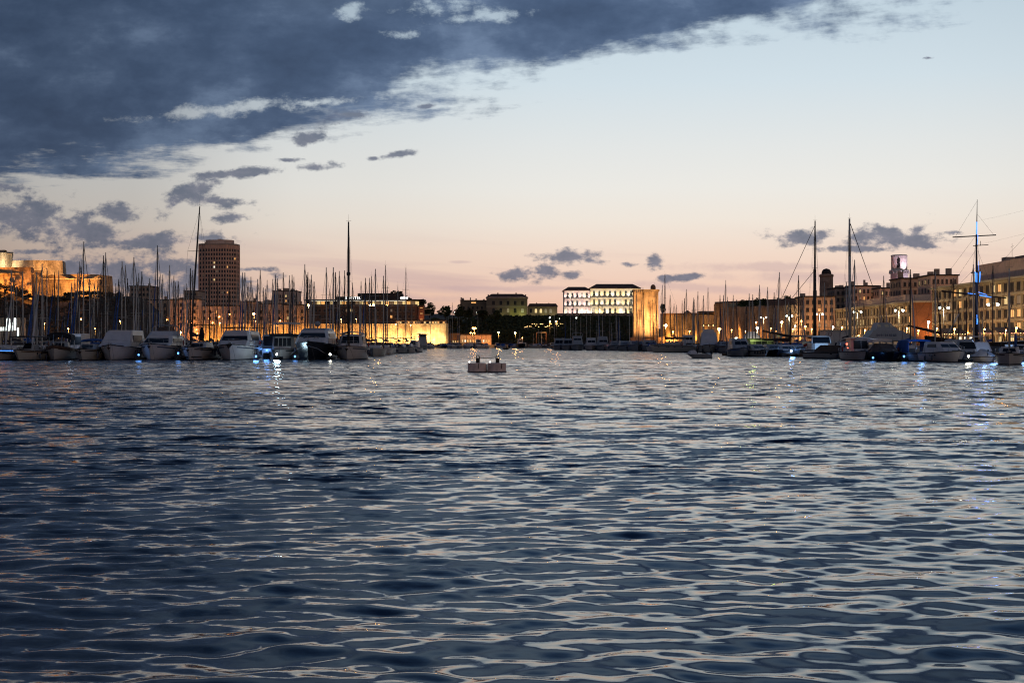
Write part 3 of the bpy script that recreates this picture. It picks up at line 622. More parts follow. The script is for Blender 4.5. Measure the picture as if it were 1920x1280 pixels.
spot(v1.o, (18, -5, -1), (20, 0, 3), 900, (.75, .95, .2), 110); spot(v1.o, (25, -4, -1), (25, 0, 2), 1000, (.75, .95, .3), 110); spot(v1.o, (11, -5, -1), (12, 0, 2), 450, (.8, .9, .3), 110)
v2 = front('villa_wing', 'long low right wing of the brown villa with arched windows', 989.5, 1045, 574.5, 590, 1004, 14, 'villa', None)
MB().box(-.2, v2.w+.6, -.6, 14.4, v2.h+.003, v2.h+2.2, 0, 1.5, 4.0).build('roof', M['roof'], v2.o)
v2.wins(5, 1, 1.9, 3.2, .6, v2.w-3, [1.2], .6, ('winD', 'winY', 'winD'), True); v2.part('chimney', 'plaster3', (6, 6.6, 3, 4, v2.h+.7, v2.h+2.8), (14.6, 15.3, 3, 4, v2.h+.7, v2.h+2.6))
spot(v2.o, (11, -4, 0), (11, 0, 2), 450, (.9, .95, .4), 120); spot(v2.o, (4, -4, 0), (4, 0, 2), 300, (.9, .9, .5), 120); spot(v2.o, (18, -4, 0), (18, 0, 2), 500, (.9, .9, .5), 120)
v3 = front('villa_wing', 'pale left wing of the brown villa with a lit attic window', 863, 911.5, 563.5, 590, 1012, 12, 'villa', 'roofdk').wins(1, 1, 3.6, 1.2, 8, 11, [8.0], 1, ('winO',)).wins(5, 1, 1.4, 2.0, 1, 17, [4], 0)
v3.chimneys(4, 3); v3.part('tall_chimney', 'plaster2', (.1, 1.2, 2, 3.2, v3.h+.46, v3.h+2.4))

# --- floodlit palace
def palace_block(name, label, a, b_, eave, ridge, Y, cols, c1, pw, seed):
    P_ = front(name, label, a, b_, eave, 590, Y, 26, 'palace', None, 'palace'); s_ = Y/F
    zr = Z(ridge, Y)-Z(590, Y)
    P_.part('eaves', 'roof', (-1.0, P_.w+1.0, -1.1, 27, P_.h+.003, P_.h+.45))
    MB().box(-.9, P_.w+.9, -1.0, 26.9, P_.h+.453, zr, 0, (min(P_.w*.22, 6.0)), 9).build('roof', M['roof'], P_.o)
    fh = P_.h/3
    for k in range(3):
        P_.wins(cols, 1, 1.75, fh*.60, .8, P_.w-.8, [k*fh+fh*.16], .22, ('winW', 'winD', 'winD'), k != 1, 'gold', seed=seed+k)
        if k: P_.part('cornice', 'palace', (-.3, P_.w+.3, -.45, -.003, k*fh-.35, k*fh+.05))
    for c in range(cols+1):
        q = .8 + (P_.w-1.6)*c/cols
        P_.part('pilaster', 'palace', (q-.42, q+.42, -.32, -.003, .01, P_.h-.01))
        for k in range(3):
            spot(P_.o, (q, -2.6, k*fh+.12), (q, -.25, k*fh+fh*.72), pw*(1.25 if k == 0 else 1.0), c1 if (c+k) % 3 else (1.0, .88, .70), 100, 1.0, .15)
    return P_
palace_block('palace', 'white and gold floodlit palace wing with tiled hip roof, the taller right block', 1107, 1200, 541, 531.5, 1100, 9, (1.0, .78, .40), 1900, 4)
palace_block('palace', 'pinkish white floodlit palace wing, the lower left block', 1058, 1106.5, 545, 537, 1106, 5, (1.0, .70, .68), 1600, 7)
MB().box(X(1044, 1085), X(1206, 1085), 1085, 1090, Z(600, 1085), Z(588.5, 1085)).box(X(1044, 1085), X(1206, 1085), 1084.6, 1089, Z(588.5, 1085)+.003, Z(587.2, 1085)).build('terrace_wall', M['plaster3'])
tag(bpy.data.objects['terrace_wall'], 'dark retaining wall along the terrace under the palace', 'wall', kind='thing')

# --- square tower and low fort
st_ = empty('square_tower', 'square orange floodlit stone harbour tower with small domed turret', 'tower'); Y0 = 700
MB().prism([(X(1188, Y0), Y0), (X(1234.5, Y0), Y0-1), (X(1237, Y0), Y0+12), (X(1190, Y0), Y0+14)], .8, Z(546, Y0), 0, .02).build('shaft', M['limestone'], st_)
MB().prism([(X(1187, Y0), Y0-.6), (X(1236, Y0), Y0-1.6), (X(1238, Y0), Y0+12.6), (X(1189, Y0), Y0+14.6)], Z(546, Y0)+.003, Z(542.5, Y0)).build('parapet', M['limestone'], st_)
for i in range(12): 
    cx = X(1189.5 + 4.0*i, Y0); MB().box(cx-.2, cx+.2, Y0-1.4, Y0+.2, Z(549, Y0), Z(546.1, Y0)).build('corbel', M['limestone'], st_)
MB().lathe([(1.25, 0), (1.3, 1.2), (1.2, 1.7), (.9, 2.2), (.45, 2.55), (.05, 2.7)], 12, (X(1226.5, Y0), Y0+5, Z(542.5, Y0)+.003)).build('turret', M['redstone'], st_)
MB().tube((X(1230, Y0), Y0+6, Z(542.4, Y0)), (X(1230, Y0), Y0+6, Z(528, Y0)), .05, .03).build('antenna', M['metal'], st_)
link('window', wmesh(.7, .7, 'dark'), st_, loc=(X(1216.5, Y0), Y0-.42, Z(569, Y0)))
for py in (587, 612): link('window', wmesh(1.0, 1.6, 'dark'), st_, loc=(X(1206, Y0), Y0-.1, Z(py, Y0)))
MB().box(X(1180, Y0), X(1330, Y0), Y0-6, Y0-1.5, -.5, Z(632, Y0)).build('plinth', M['redstone'], st_)
for px in (1192, 1204, 1216, 1228): spot(st_, (X(px, Y0), Y0-13, 6.0), (X(px, Y0), Y0, 16), 20000, (1, .54, .21), 90, 1)
fw = empty('harbour_fort', 'long stone fort wall running right from the square tower, glowing orange on its left', 'fort')
def wallseg(name, m, pa, Ya, pb, Yb, ta, tb_, th=12, base=.9):
    a, b_ = Vector((X(pa, Ya), Ya)), Vector((X(pb, Yb), Yb)); d = (b_-a).normalized(); n = Vector((-d.y, d.x))
    if n.y < 0: n = -n
    za, zb = Z(ta, Ya), Z(tb_, Yb); c, e = a+n*th, b_+n*th
    return MB().add([(a.x, a.y, base), (b_.x, b_.y, base), (e.x, e.y, base), (c.x, c.y, base), (a.x, a.y, za), (b_.x, b_.y, zb), (e.x, e.y, zb), (c.x, c.y, za)], [(0, 3, 2, 1), (4, 5, 6, 7), (0, 1, 5, 4), (1, 2, 6, 5), (2, 3, 7, 6), (3, 0, 4, 7)]).build(name, M[m], fw)
wallseg('curtain_wall', 'limestone', 1238, 720, 1338, 640, 590, 590)
wallseg('coping', 'redstone', 1238, 719.4, 1338, 639.4, 587.4, 587, 12.6, Z(589.5, 680))
wallseg('bastion', 'limestone', 1338.5, 640, 1362, 620, 570, 568)
wallseg('curtain_wall', 'limestone', 1362.5, 620, 1506, 500, 576, 571)
wallseg('rampart', 'redstone', 1340, 690, 1510, 560, 566, 558, 14, 6)
MB().box(X(1312, 690), X(1340, 690), 690, 700, 4, Z(583, 690)).build('gatehouse', M['redstone'], fw)
MB().add([(X(1283, 690), 692, Z(588, 690)), (X(1300, 690), 692, Z(588, 690)), (X(1291, 690), 694, Z(581, 690)), (X(1283, 690), 698, Z(588, 690)), (X(1300, 690), 698, Z(588, 690)), (X(1291, 690), 696, Z(581, 690))], [(0, 1, 2), (3, 5, 4), (0, 2, 5, 3), (1, 4, 5, 2)]).build('gable_roof', M['redstone'], fw)
for px, Yq, wt in [(1244, 706, 5200), (1258, 694, 6200), (1275, 680, 5200), (1292, 666, 4200), (1312, 650, 3400), (1332, 634, 2800), (1350, 618, 3600), (1375, 598, 1900), (1400, 578, 1300), (1428, 552, 1100), (1458, 528, 1000), (1490, 500, 1100)]:
    spot(fw, (X(px, Yq), Yq-5, 2.5), (X(px+2, Yq), Yq+4, 7.5), wt*3.6, (1, .50 if px < 1340 else .42, .12), 120, 1)

# --- right: towers and apartment blocks
ft = empty('lantern_tower', 'round stone lighthouse tower with dark dome above the apartments', 'tower', (X(1549.5, 620), 620, 1.4)); r0 = 12.3/F*620
hh = Z(519, 620)-1.4
MB().lathe([(r0*1.03, 0), (r0, hh)], 20).build('shaft', M['redstone'], ft)
MB().lathe([(r0*1.08, hh+.003), (r0*1.1, hh+.9), (r0*.95, hh+1.0), (r0*.95, hh+1.2)], 20).build('parapet', M['redstone'], ft)
MB().lathe([(r0*.74, hh+1.2), (r0*.74, hh+1.8), (r0*.66, hh+2.6), (r0*.45, hh+3.3), (.05, hh+3.65)], 16).build('dome', M['roofdk'], ft)
ct = empty('round_tower', 'tall round pale tower lit pink and violet with a dark slot', 'tower', (X(1686, 600), 600, 1.4)); r1 = 15/F*600
h1, h2 = Z(509, 600)-1.4, Z(479, 600)-1.4
MB().lathe([(r1*1.08, 0), (r1*1.05, h1-1.0), (r1*1.16, h1)], 22).build('lower_drum', M['palace'], ct)
MB().lathe([(r1*1.2, h1+.003), (r1*1.2, h1+.6), (r1*1.0, h1+.62)], 22).build('gallery', M['palace'], ct)
MB().lathe([(r1*.98, h1+.63), (r1*.98, h2-.3), (r1*1.02, h2-.29), (r1*1.02, h2), (r1*.9, h2+.25)], 22).build('upper_drum', M['palace'], ct)
for k in range(18):
    a = 2*math.pi*k/18; MB().box(-.14, .14, -.14, .14, h1-1.0, h1-.05).build('corbel', M['palace'], ct, loc=(r1*1.2*math.cos(a), r1*1.2*math.sin(a), 0))
MB().box(-.5, .5, -r1*1.0, -r1*.8, h1+1.4, h1+5.2).build('slot', M['roofdk'], ct, loc=(-1.1, .02, 0))
spot(ct, (5, -7, h1-9), (0, -2, h1-1), 3600, (.86, .68, 1.0), 80); spot(ct, (-5.5, -5, h1-9), (-2, -2, h1-3), 350, (1.0, .20, .26), 80); spot(ct, (2.0, -5.0, h1+.5), (.4, -2, h1+5), 900, (.95, .75, .95), 100); spot(ct, (-4.5, -3.2, h1+.5), (-2, -2, h1+4), 120, (1.0, .55, .6), 80)
def apt(label, a, b_, top, Y, depth, wall, fl, cols, lit, seed, base=632, chim=3):
    q = front('apartment_block', label, a, b_, top, base, Y, depth, wall, 'roofdk'); q.o['group'] = 'apartment blocks on the right shore'
    fh = (q.h-.6)/fl
    q.wins(cols, fl, min(1.5, q.w/cols*.5), fh*.55, .3, q.w-.3, [fh*k+fh*.28 for k in range(fl)], lit, ('winD', 'winY', 'winO', 'winD'), seed=seed)
    q.wins(max(2, int(depth/3)), fl, 1.2, fh*.55, .5, depth-.5, [fh*k+fh*.28 for k in range(fl)], lit*.6, ('winD', 'winY'), side=True, seed=seed+50)
    for k in range(1, fl): MB().box(-.12, q.w+.12, -.12, -.003, fh*k-.1, fh*k+.12).build('floor_band', M['slab'], q.o)
    q.chimneys(chim, seed, 2.4); spot(q.o, (q.w*.5, -9, q.h*.25), (q.w*.5, 0, q.h*.6), 2600, (1, .46, .18), 130, 1); return q  # added warm fill spot, no fixture, to brighten the block front
apt('tan apartment block with orange windows beside the long fort wall', 1507, 1566, 557, 492, 14, 'plaster', 5, 5, .26, 1)
apt('dark upper apartment block right of the domed tower', 1566, 1602, 541, 545, 14, 'plaster3', 7, 4, .05, 2)
apt('pinkish stepped apartment block between the domed tower and the pink tower', 1600, 1648, 537, 530, 16, 'plaster2', 7, 6, .28, 3)
apt('wide apartment block below the pink lit tower', 1649, 1714, 541, 520, 14, 'plaster2', 7, 8, .22, 4)
apt('tall brown apartment block right of the pink lit tower, upper stage', 1690, 1752, 523, 470, 14, 'plaster3', 7, 6, .14, 5)
apt('pinkish corner apartment block above the arcade, left of the blue lit mast', 1745, 1797, 517, 440, 14, 'plaster2', 7, 6, .26, 6)
# quay-front slabs, facades facing the water
def slabblock(name, label, Xf, Yfar, Ynear, z1, depth, fl, cols, pent, seed):
    # facade runs from far to near so that it faces the harbour (-x)
    q = Bld(name, label, 'building', (Xf, Yfar), (Xf, Ynear), 1.46, z1, depth, 'plaster4', None); q.o['group'] = 'quay-front arcaded blocks'
    L = q.w; fh = q.h/fl
    q.part('roof_slab', 'slab', (-1, L+1, -1.3, depth+.5, q.h+.003, q.h+.45))
    for k in range(fl):
        z = fh*k
        q.part('floor_band', 'slab', (-.05, L+.05, -.5, -.003, z+fh-.42, z+fh-.02))
        q.wins(cols, 1, L/cols*.62, fh*.66, .2, L-.2, [z+.35], .24 if k else .6, ('winD', 'winY', 'winO') if k else ('winY', 'winO', 'winW'), seed=seed+k)
    for c in range(cols+1):
        x = .2 + (L-.4)*c/cols; q.part('pilaster', 'slab', (x-.22, x+.22, -.42, -.005, .01, q.h-.05))
    # gable end that faces the camera
    MB().box(L+.003, L+.15, .05, depth-.05, .0, q.h-.03).build('brick_gable', M['brickor'], q.o)
    q.part('penthouse', 'plaster2', *pent)
    for i in range(7): MB().ball((L*(i+.5)/7, -.7, 3.0), .13, 8, 5).tube((L*(i+.5)/7, -.6, 3.0), (L*(i+.5)/7, -.003, 3.2), .03).build('wall_lamp', E['sodS'], q.o)
    return q
A_ = slabblock('quay_block', 'long arcaded quay block with pale window grid and brick end wall', 110, 481, 391, 13.2, 12, 4, 26, [(8, 70, 3.5, 11, 12.2, 14.6)], 40)
spot(A_.o, (95, 6, .4), (90.2, 5, 7), 3200, (1, .42, .12), 110)
B_ = slabblock('quay_block', 'dark modern quay block with deep balconies at the right edge', 110, 371, 290, 16.0, 14, 5, 20, [(22, 80, 4, 13, 15.1, 19.6)], 60)
for k, (x0, x1, hh_) in enumerate([(34, 37, 1.6), (43, 50, 1.3), (55, 60, 1.9), (66, 72, 1.4)]): MB().box(x0, x1, 6, 9, 18.2, 18.2+hh_+1.0).build('roof_plant', M['plaster3'], B_.o)
for x0 in (44, 62, 70): MB().tube((x0, 5, 18), (x0, 5, 23.5), .05, .03).tube((x0-.9, 5, 22.6), (x0+.9, 5, 22.9), .03).build('aerial', M['metal'], B_.o)

# ------------------------------------------------------------------ boats
def hull_rings(L, B, Fb, Fs, transom=.86, power=2.3, draft=.45, flare=.80, rake=.9, n=15):
    rings = []
    for i in range(n):
        t = i/(n-1)
        f = transom + (1-transom)*math.sin(min(1, t/.42)*math.pi/2) if t < .42 else max(.012, 1-((t-.42)/.58)**power)
        wd = B/2*f; sh = Fs + (Fb-Fs)*t**1.7; y = L/2 - t*L
        k = rake*t**5
        fl = flare - .25*t**2
        d = draft*(1-.6*t**3)
        rings.append([(-wd, y, sh), (-wd*(fl*.5+.5), y+k*.45, sh*.5), (-wd*fl, y+k*.9, .06), (-wd*fl*.55, y+k, -d*.6), (0, y+k, -d), (wd*fl*.55, y+k, -d*.6), (wd*fl, y+k*.9, .06), (wd*(fl*.5+.5), y+k*.45, sh*.5), (wd, y, sh)])
    return rings
def hull_parts(p, L, B, Fb, Fs, m='gel', stripe='boot', rail='rubber', deck='gel', **k):
    rs = hull_rings(L, B, Fb, Fs, **k)
    mb = MB(); mb.loft(rs, False, 0, True, False)
    mb.add(rs[0], [tuple(range(9))], 0); mb.build('hull', M[m], p)
    MB().loft([[(r[2][0]*1.012-.004, r[2][1]-.004, .17), (r[2][0]*1.012-.004, r[2][1]-.004, -.06), (r[3][0]*1.01, r[3][1], -.2)] for r in rs] , False, 0, True, False).loft([[(r[6][0]*1.012+.004, r[6][1]-.004, .17), (r[6][0]*1.012+.004, r[6][1]-.004, -.06), (r[5][0]*1.01, r[5][1], -.2)] for r in rs], False, 0, True, False).build('boot_stripe', M[stripe], p)
    cs = rnd.choice(['black', 'navy', 'wood', 'bluecanvas', 'fender', None]) if m in ('gel', 'gel2', 'gel3') and L > 5 else None
    if cs:
        sm = MB()
        for a_, b_, sg in ((0, 1, -1), (8, 7, 1)):
            row = []
            for r in rs[:-1]:
                lerp = lambda t: (r[a_][0]*(1-t)+r[b_][0]*t + sg*.012, r[a_][1]*(1-t)+r[b_][1]*t - .006, r[a_][2]*(1-t)+r[b_][2]*t)
                row.append([lerp(.30), lerp(.46)])
            sm.loft(row, False, 0, True, False)
        sm.build('cove_stripe', M[cs], p)
    if m in ('gel', 'gel2', 'gel3', 'navy') and L > 6:
        for i_ in (6, 8):
            for a_, b_, sg in ((0, 1, -1), (8, 7, 1)):
                r = rs[i_]; q_ = rs[i_+1]; mid = lambda k_, t: (r[a_][k_]*(1-t)+r[b_][k_]*t, q_[a_][k_]*(1-t)+q_[b_][k_]*t)
                x0, x1 = mid(0, .62); y0, y1 = mid(1, .62); z0, z1 = mid(2, .62)
                MB().add([(x0+sg*.02, y0-.1, z0-.07), (x0*.4+x1*.6+sg*.02, y0*.4+y1*.6, z0-.07), (x0*.4+x1*.6+sg*.025, y0*.4+y1*.6, z0+.08), (x0+sg*.025, y0-.1, z0+.08), (x0-sg*.1, y0-.1, z0), (x0*.4+x1*.6-sg*.1, y0*.4+y1*.6, z0)], [(0, 1, 2, 3), (0, 4, 5, 1), (3, 2, 5, 4)]).build('hull_window', M['dkglass'], p)
    rm = MB()
    for s in (0, 8):
        for a, b in zip(rs, rs[1:]): rm.tube((a[s][0]*1.005, a[s][1], a[s][2]-.06), (b[s][0]*1.005, b[s][1], b[s][2]-.06), .045, .045, 5)
    rm.build('rub_rail', M[rail], p)
    MB().loft([[(r[0][0]*.985, r[0][1], r[0][2]-.03), (0, r[0][1], r[0][2]+.04), (r[8][0]*.985, r[8][1], r[8][2]-.03)] for r in rs], False, 0, True, False).build('deck', M[deck], p)
    return rs
def pulpit(p, rs, y_from=.45, h=.6, m='steel'):
    n = len(rs); pts = [[], []]; mb = MB()
    for i in range(int(n*y_from), n):
        for s, q in ((0, 0), (8, 1)):
            a = rs[i][s]; t = (a[0]*.95, a[1], a[2]+h); pts[q].append(t)
            if i % 2 == 0: mb.tube((a[0]*.95, a[1], a[2]-.02), t, .016, .016, 4)
    mb.path(pts[0] + pts[1][::-1], .02, 4); mb.build('bow_rail', M[m], p)
def tier(p, name, m, z0, z1, w0, w1, yf0, yf1, yb0, yb1=None):
    yb1 = yb0 if yb1 is None else yb1
    rings = []
    for z, wd, yf, yb in ((z0, w0, yf0, yb0), (z1, w1, yf1, yb1)):
        c = min(.35, wd*.3); rings.append([(-wd+c, yf, z), (wd-c, yf, z), (wd, yf+c*1.6, z), (wd, yb, z), (-wd, yb, z), (-wd, yf+c*1.6, z)])
    a = [tuple(q*(.96 if i < 2 else 1) for i, q in enumerate(pt)) for pt in rings[1]]
    top = [(x, y, z1+.07) for x, y, _ in a]
    return MB().loft([rings[0], rings[1], top], True).build(name, M[m], p)
def shield(p, name, z0, z1, w0, w1, yf0, yf1, a, b, m='dkglass', pad=.02, cut=.30, panes=1):
    for k in range(panes):
        def at(t):
            z = z0+(z1-z0)*t; wd = (w0+(w1-w0)*t) - cut; y = yf0+(yf1-yf0)*t - pad
            l = -wd + 2*wd*k/panes + (.03 if k else 0); r = -wd + 2*wd*(k+1)/panes - (.03 if k < panes-1 else 0); return (l, y, z), (r, y, z)
        q, r = at(a), at(b)
        MB().add([q[0], q[1], r[1], r[0]] + [(v[0], v[1]+pad+.02, v[2]) for v in (q[0], q[1], r[1], r[0])], [(0, 1, 2, 3), (4, 7, 6, 5), (0, 4, 5, 1), (1, 5, 6, 2), (2, 6, 7, 3), (3, 7, 4, 0)]).build(name, M[m], p)
def sidewin(p, z0, z1, w, y0, y1, m='dkglass', tw=.0):
    for s in (-1, 1):
        MB().add([(s*(w+.015), y0, z0), (s*(w+.015), y1, z0), (s*(w-tw+.015), y1, z1), (s*(w-tw+.015), y0+.3, z1), (s*(w-.05), y0, z0), (s*(w-.05), y1, z0), (s*(w-tw-.05), y1, z1), (s*(w-tw-.05), y0+.3, z1)],
                 [(0, 1, 2, 3), (4, 7, 6, 5), (0, 4, 5, 1), (1, 5, 6, 2), (2, 6, 7, 3), (3, 7, 4, 0)]).build('side_window', M[m], p)
def canopy(p, z, w, y0, y1, m='canvas', posts=None, thick=.10, crown=.18, name='canopy'):
    rows = []
    for i in range(7):
        t = -1+2*i/6; rows.append((w*t, z + crown*(1-t*t)))
    MB().loft([[(x, y0, zz) for x, zz in rows] + [(x, y0, zz-thick) for x, zz in rows[::-1]], [(x, y1, zz) for x, zz in rows] + [(x, y1, zz-thick) for x, zz in rows[::-1]]], True).build(name, M[m], p)
    if posts is not None:
        for x in (-w*.95, w*.95):
            for y in (y0+.1, y1-.1): MB().tube((x*.96, y, posts), (x, y, z-.02), .025, .025, 5).build('canopy_post', M['steel'], p)
def fenders(p, rs, idx, sides=(0, 8), m='fender'):
    for i in idx:
        for s in sides:
            a = rs[i][s]; x = a[0] + (.13 if a[0] > 0 else -.13)
            MB().lathe([(.03, 0), (.11, .08), (.12, .45), (.10, .58), (.02, .66)], 8, (x, a[1], a[2]-.95)).tube((x, a[1], a[2]-.3), (a[0]*.97, a[1], a[2]+.02), .012, .012, 4).build('fender', M[m], p)
def anchor(p, L, Fb):
    MB().tube((0, -L/2-.10, Fb-.05), (0, -L/2+.35, Fb-.02), .03).tube((0, -L/2-.10, Fb-.05), (0, -L/2-.06, Fb-.42), .03).add([(-.22, -L/2-.03, Fb-.30), (.22, -L/2-.03, Fb-.30), (0, -L/2-.02, Fb-.62), (-.22, -L/2+.02, Fb-.30), (.22, -L/2+.02, Fb-.30), (0, -L/2+.03, Fb-.62)], [(0, 2, 1), (3, 4, 5), (0, 1, 4, 3), (1, 2, 5, 4), (2, 0, 3, 5)]).build('anchor', M['rust'], p)
def mooring(p, L, Fb, B):
    for s in (-1, 1): MB().path([(s*.25, -L/2+.3, Fb), (s*.75, -L/2-.9, Fb*.45), (s*1.05, -L/2-1.5, -.05)], .015, 4).build('mooring_line', M['rope'], p)
def cross_mast(p, base, top, x=0, y=0, r=.09, m='alu', spreaders=((.55, 1.0),), shroud=1.3, fore=None, aft=None, boom=None, cover=None, lean=0.0, wind=True):
    ax = lean*(top-base)
    def at(t): return (x+ax*t, y, base+(top-base)*t)
    mo = MB().tube(at(0), at(.7), r, r*.92, 8).tube(at(.7), at(1), r*.92, r*.55, 8).build('mast', M[m], p)
    for t, wd in spreaders: MB().tube((at(t)[0]-wd, y, at(t)[2]), (at(t)[0]+wd, y, at(t)[2]), .028, .028, 5).build('spreader', M[m], mo)
    if wind: MB().tube((at(1)[0], y, top), (at(1)[0], y, top+.9), .012, .008, 4).tube((at(1)[0]-.3, y, top+.12), (at(1)[0]+.3, y, top+.12), .015, .015, 4).build('masthead_aerial', M['metal'], mo)
    rg_ = MB()
    for s in (-1, 1):
        prev = (x+s*shroud, y, base-.2)
        for t, wd in spreaders: rg_.tube(prev, (at(t)[0]+s*wd, y, at(t)[2]), .011, .011, 4); prev = (at(t)[0]+s*wd, y, at(t)[2])
        rg_.tube(prev, at(.97), .011, .011, 4)
    if fore: rg_.tube(fore, at(.97), .016, .016, 4)
    if aft: rg_.tube(aft, at(.99), .011, .011, 4)
    rg_.build('standing_rigging', M['rope'], p)
    if boom:
        zb, ln = boom
        MB().tube((x, y, zb), (x, y+ln, zb+.1), .07, .06, 6).build('boom', M[m], p)
        if cover: MB().loft([[(x-.16, y+.1+ln*.9*i/5, zb+.05), (x-.05, y+.1+ln*.9*i/5, zb+.55-.3*i/5), (x+.05, y+.1+ln*.9*i/5, zb+.55-.3*i/5), (x+.16, y+.1+ln*.9*i/5, zb+.05)] for i in range(6)], True).build('sail_cover', M[cover], p)
def boat(name, label, cat, px, Yrow, L, rz=0.0, group=None, rev=False):
    c = math.cos(rz); 
    return empty(name, label, cat, (X(px, Yrow + L*.36*c), Yrow + L/2*c, 0.0), rz, group)
GL, GR, GM = 'boats in the left front row', 'boats in the right front row', 'boats in the middle row'

def dress(p, L, B, fb, top, seed):
    # loose gear that makes each boat an individual
    g = random.Random(seed); z = fb*.92
    MB().box(-.28, .28, -L*.36, -L*.36+.5, z+.02, z+.14).build('deck_hatch', M['dkglass'], p)
    MB().lathe([(.12, 0), (.10, .16), (.14, .2)], 8, (0, -L*.43, fb*.98)).build('windlass', M['steel'], p)
    for k in range(g.choice([1, 2, 3])):
        x = g.uniform(-.32, .32)*B; y = g.uniform(.15, .42)*L; h_ = g.uniform(.25, .7)
        MB().box(x-g.uniform(.15, .35), x+g.uniform(.15, .35), y-.25, y+.25, fb*.72, fb*.72+h_, 0, .05, .05).build('deck_box', M[g.choice(['tarp', 'browncanvas', 'wood', 'canvas', 'bluecanvas'])], p)
    x = g.choice([-1, 1])*B*.30
    MB().tube((x, L*.05, top-.1), (x+g.uniform(-.2, .2), L*.08, top+g.uniform(1.0, 2.2)), .014, .007, 4).build('whip_aerial', M['metal'], p)
    sd = g.choice([-1, 1]); c_ = (sd*B*.46, L*.22, fb*.8+.45)
    MB().loft([[(c_[0]+.05*math.cos(a)*0+sd*.04*math.sin(b_*0), c_[1]+(.27+.06*math.cos(b_))*math.cos(a), c_[2]+(.27+.06*math.cos(b_))*math.sin(a)) if False else (c_[0]+.06*math.sin(b_), c_[1]+(.27+.06*math.cos(b_))*math.cos(a), c_[2]+(.27+.06*math.cos(b_))*math.sin(a)) for b_ in [math.pi*2*j/6 for j in range(6)]] for a in [2*math.pi*i/12 for i in range(13)]], False).build('life_ring', M['red'] if g.random() < .5 else M['tarp'], p)
    if g.random() < .6:
        MB().tube((B*.25, L*.48, fb*.7), (B*.25, L*.50, fb*.7+1.5), .02).build('flagstaff', M['wood'], p); MB().add([(B*.25, L*.50, fb*.7+1.45), (B*.25+.1, L*.50+.5, fb*.7+1.25), (B*.25+.1, L*.50+.5, fb*.7+.85), (B*.25, L*.50, fb*.7+1.0)], [(0, 1, 2, 3), (3, 2, 1, 0)]).build('ensign', M[g.choice(['red', 'bluecanvas', 'tarp'])], p)
    for k in range(2):
        yy = g.uniform(-.1, .35)*L; MB().path([(-B*.47, yy, fb*.8), (-B*.47, yy, fb*.8+.6), (-B*.47, yy+1.3, fb*.8+.6), (-B*.47, yy+1.3, fb*.8)], .016, 4).path([(B*.47, yy, fb*.8), (B*.47, yy, fb*.8+.6), (B*.47, yy+1.3, fb*.8+.6), (B*.47, yy+1.3, fb*.8)], .016, 4).build('guard_rail', M['steel'], p)
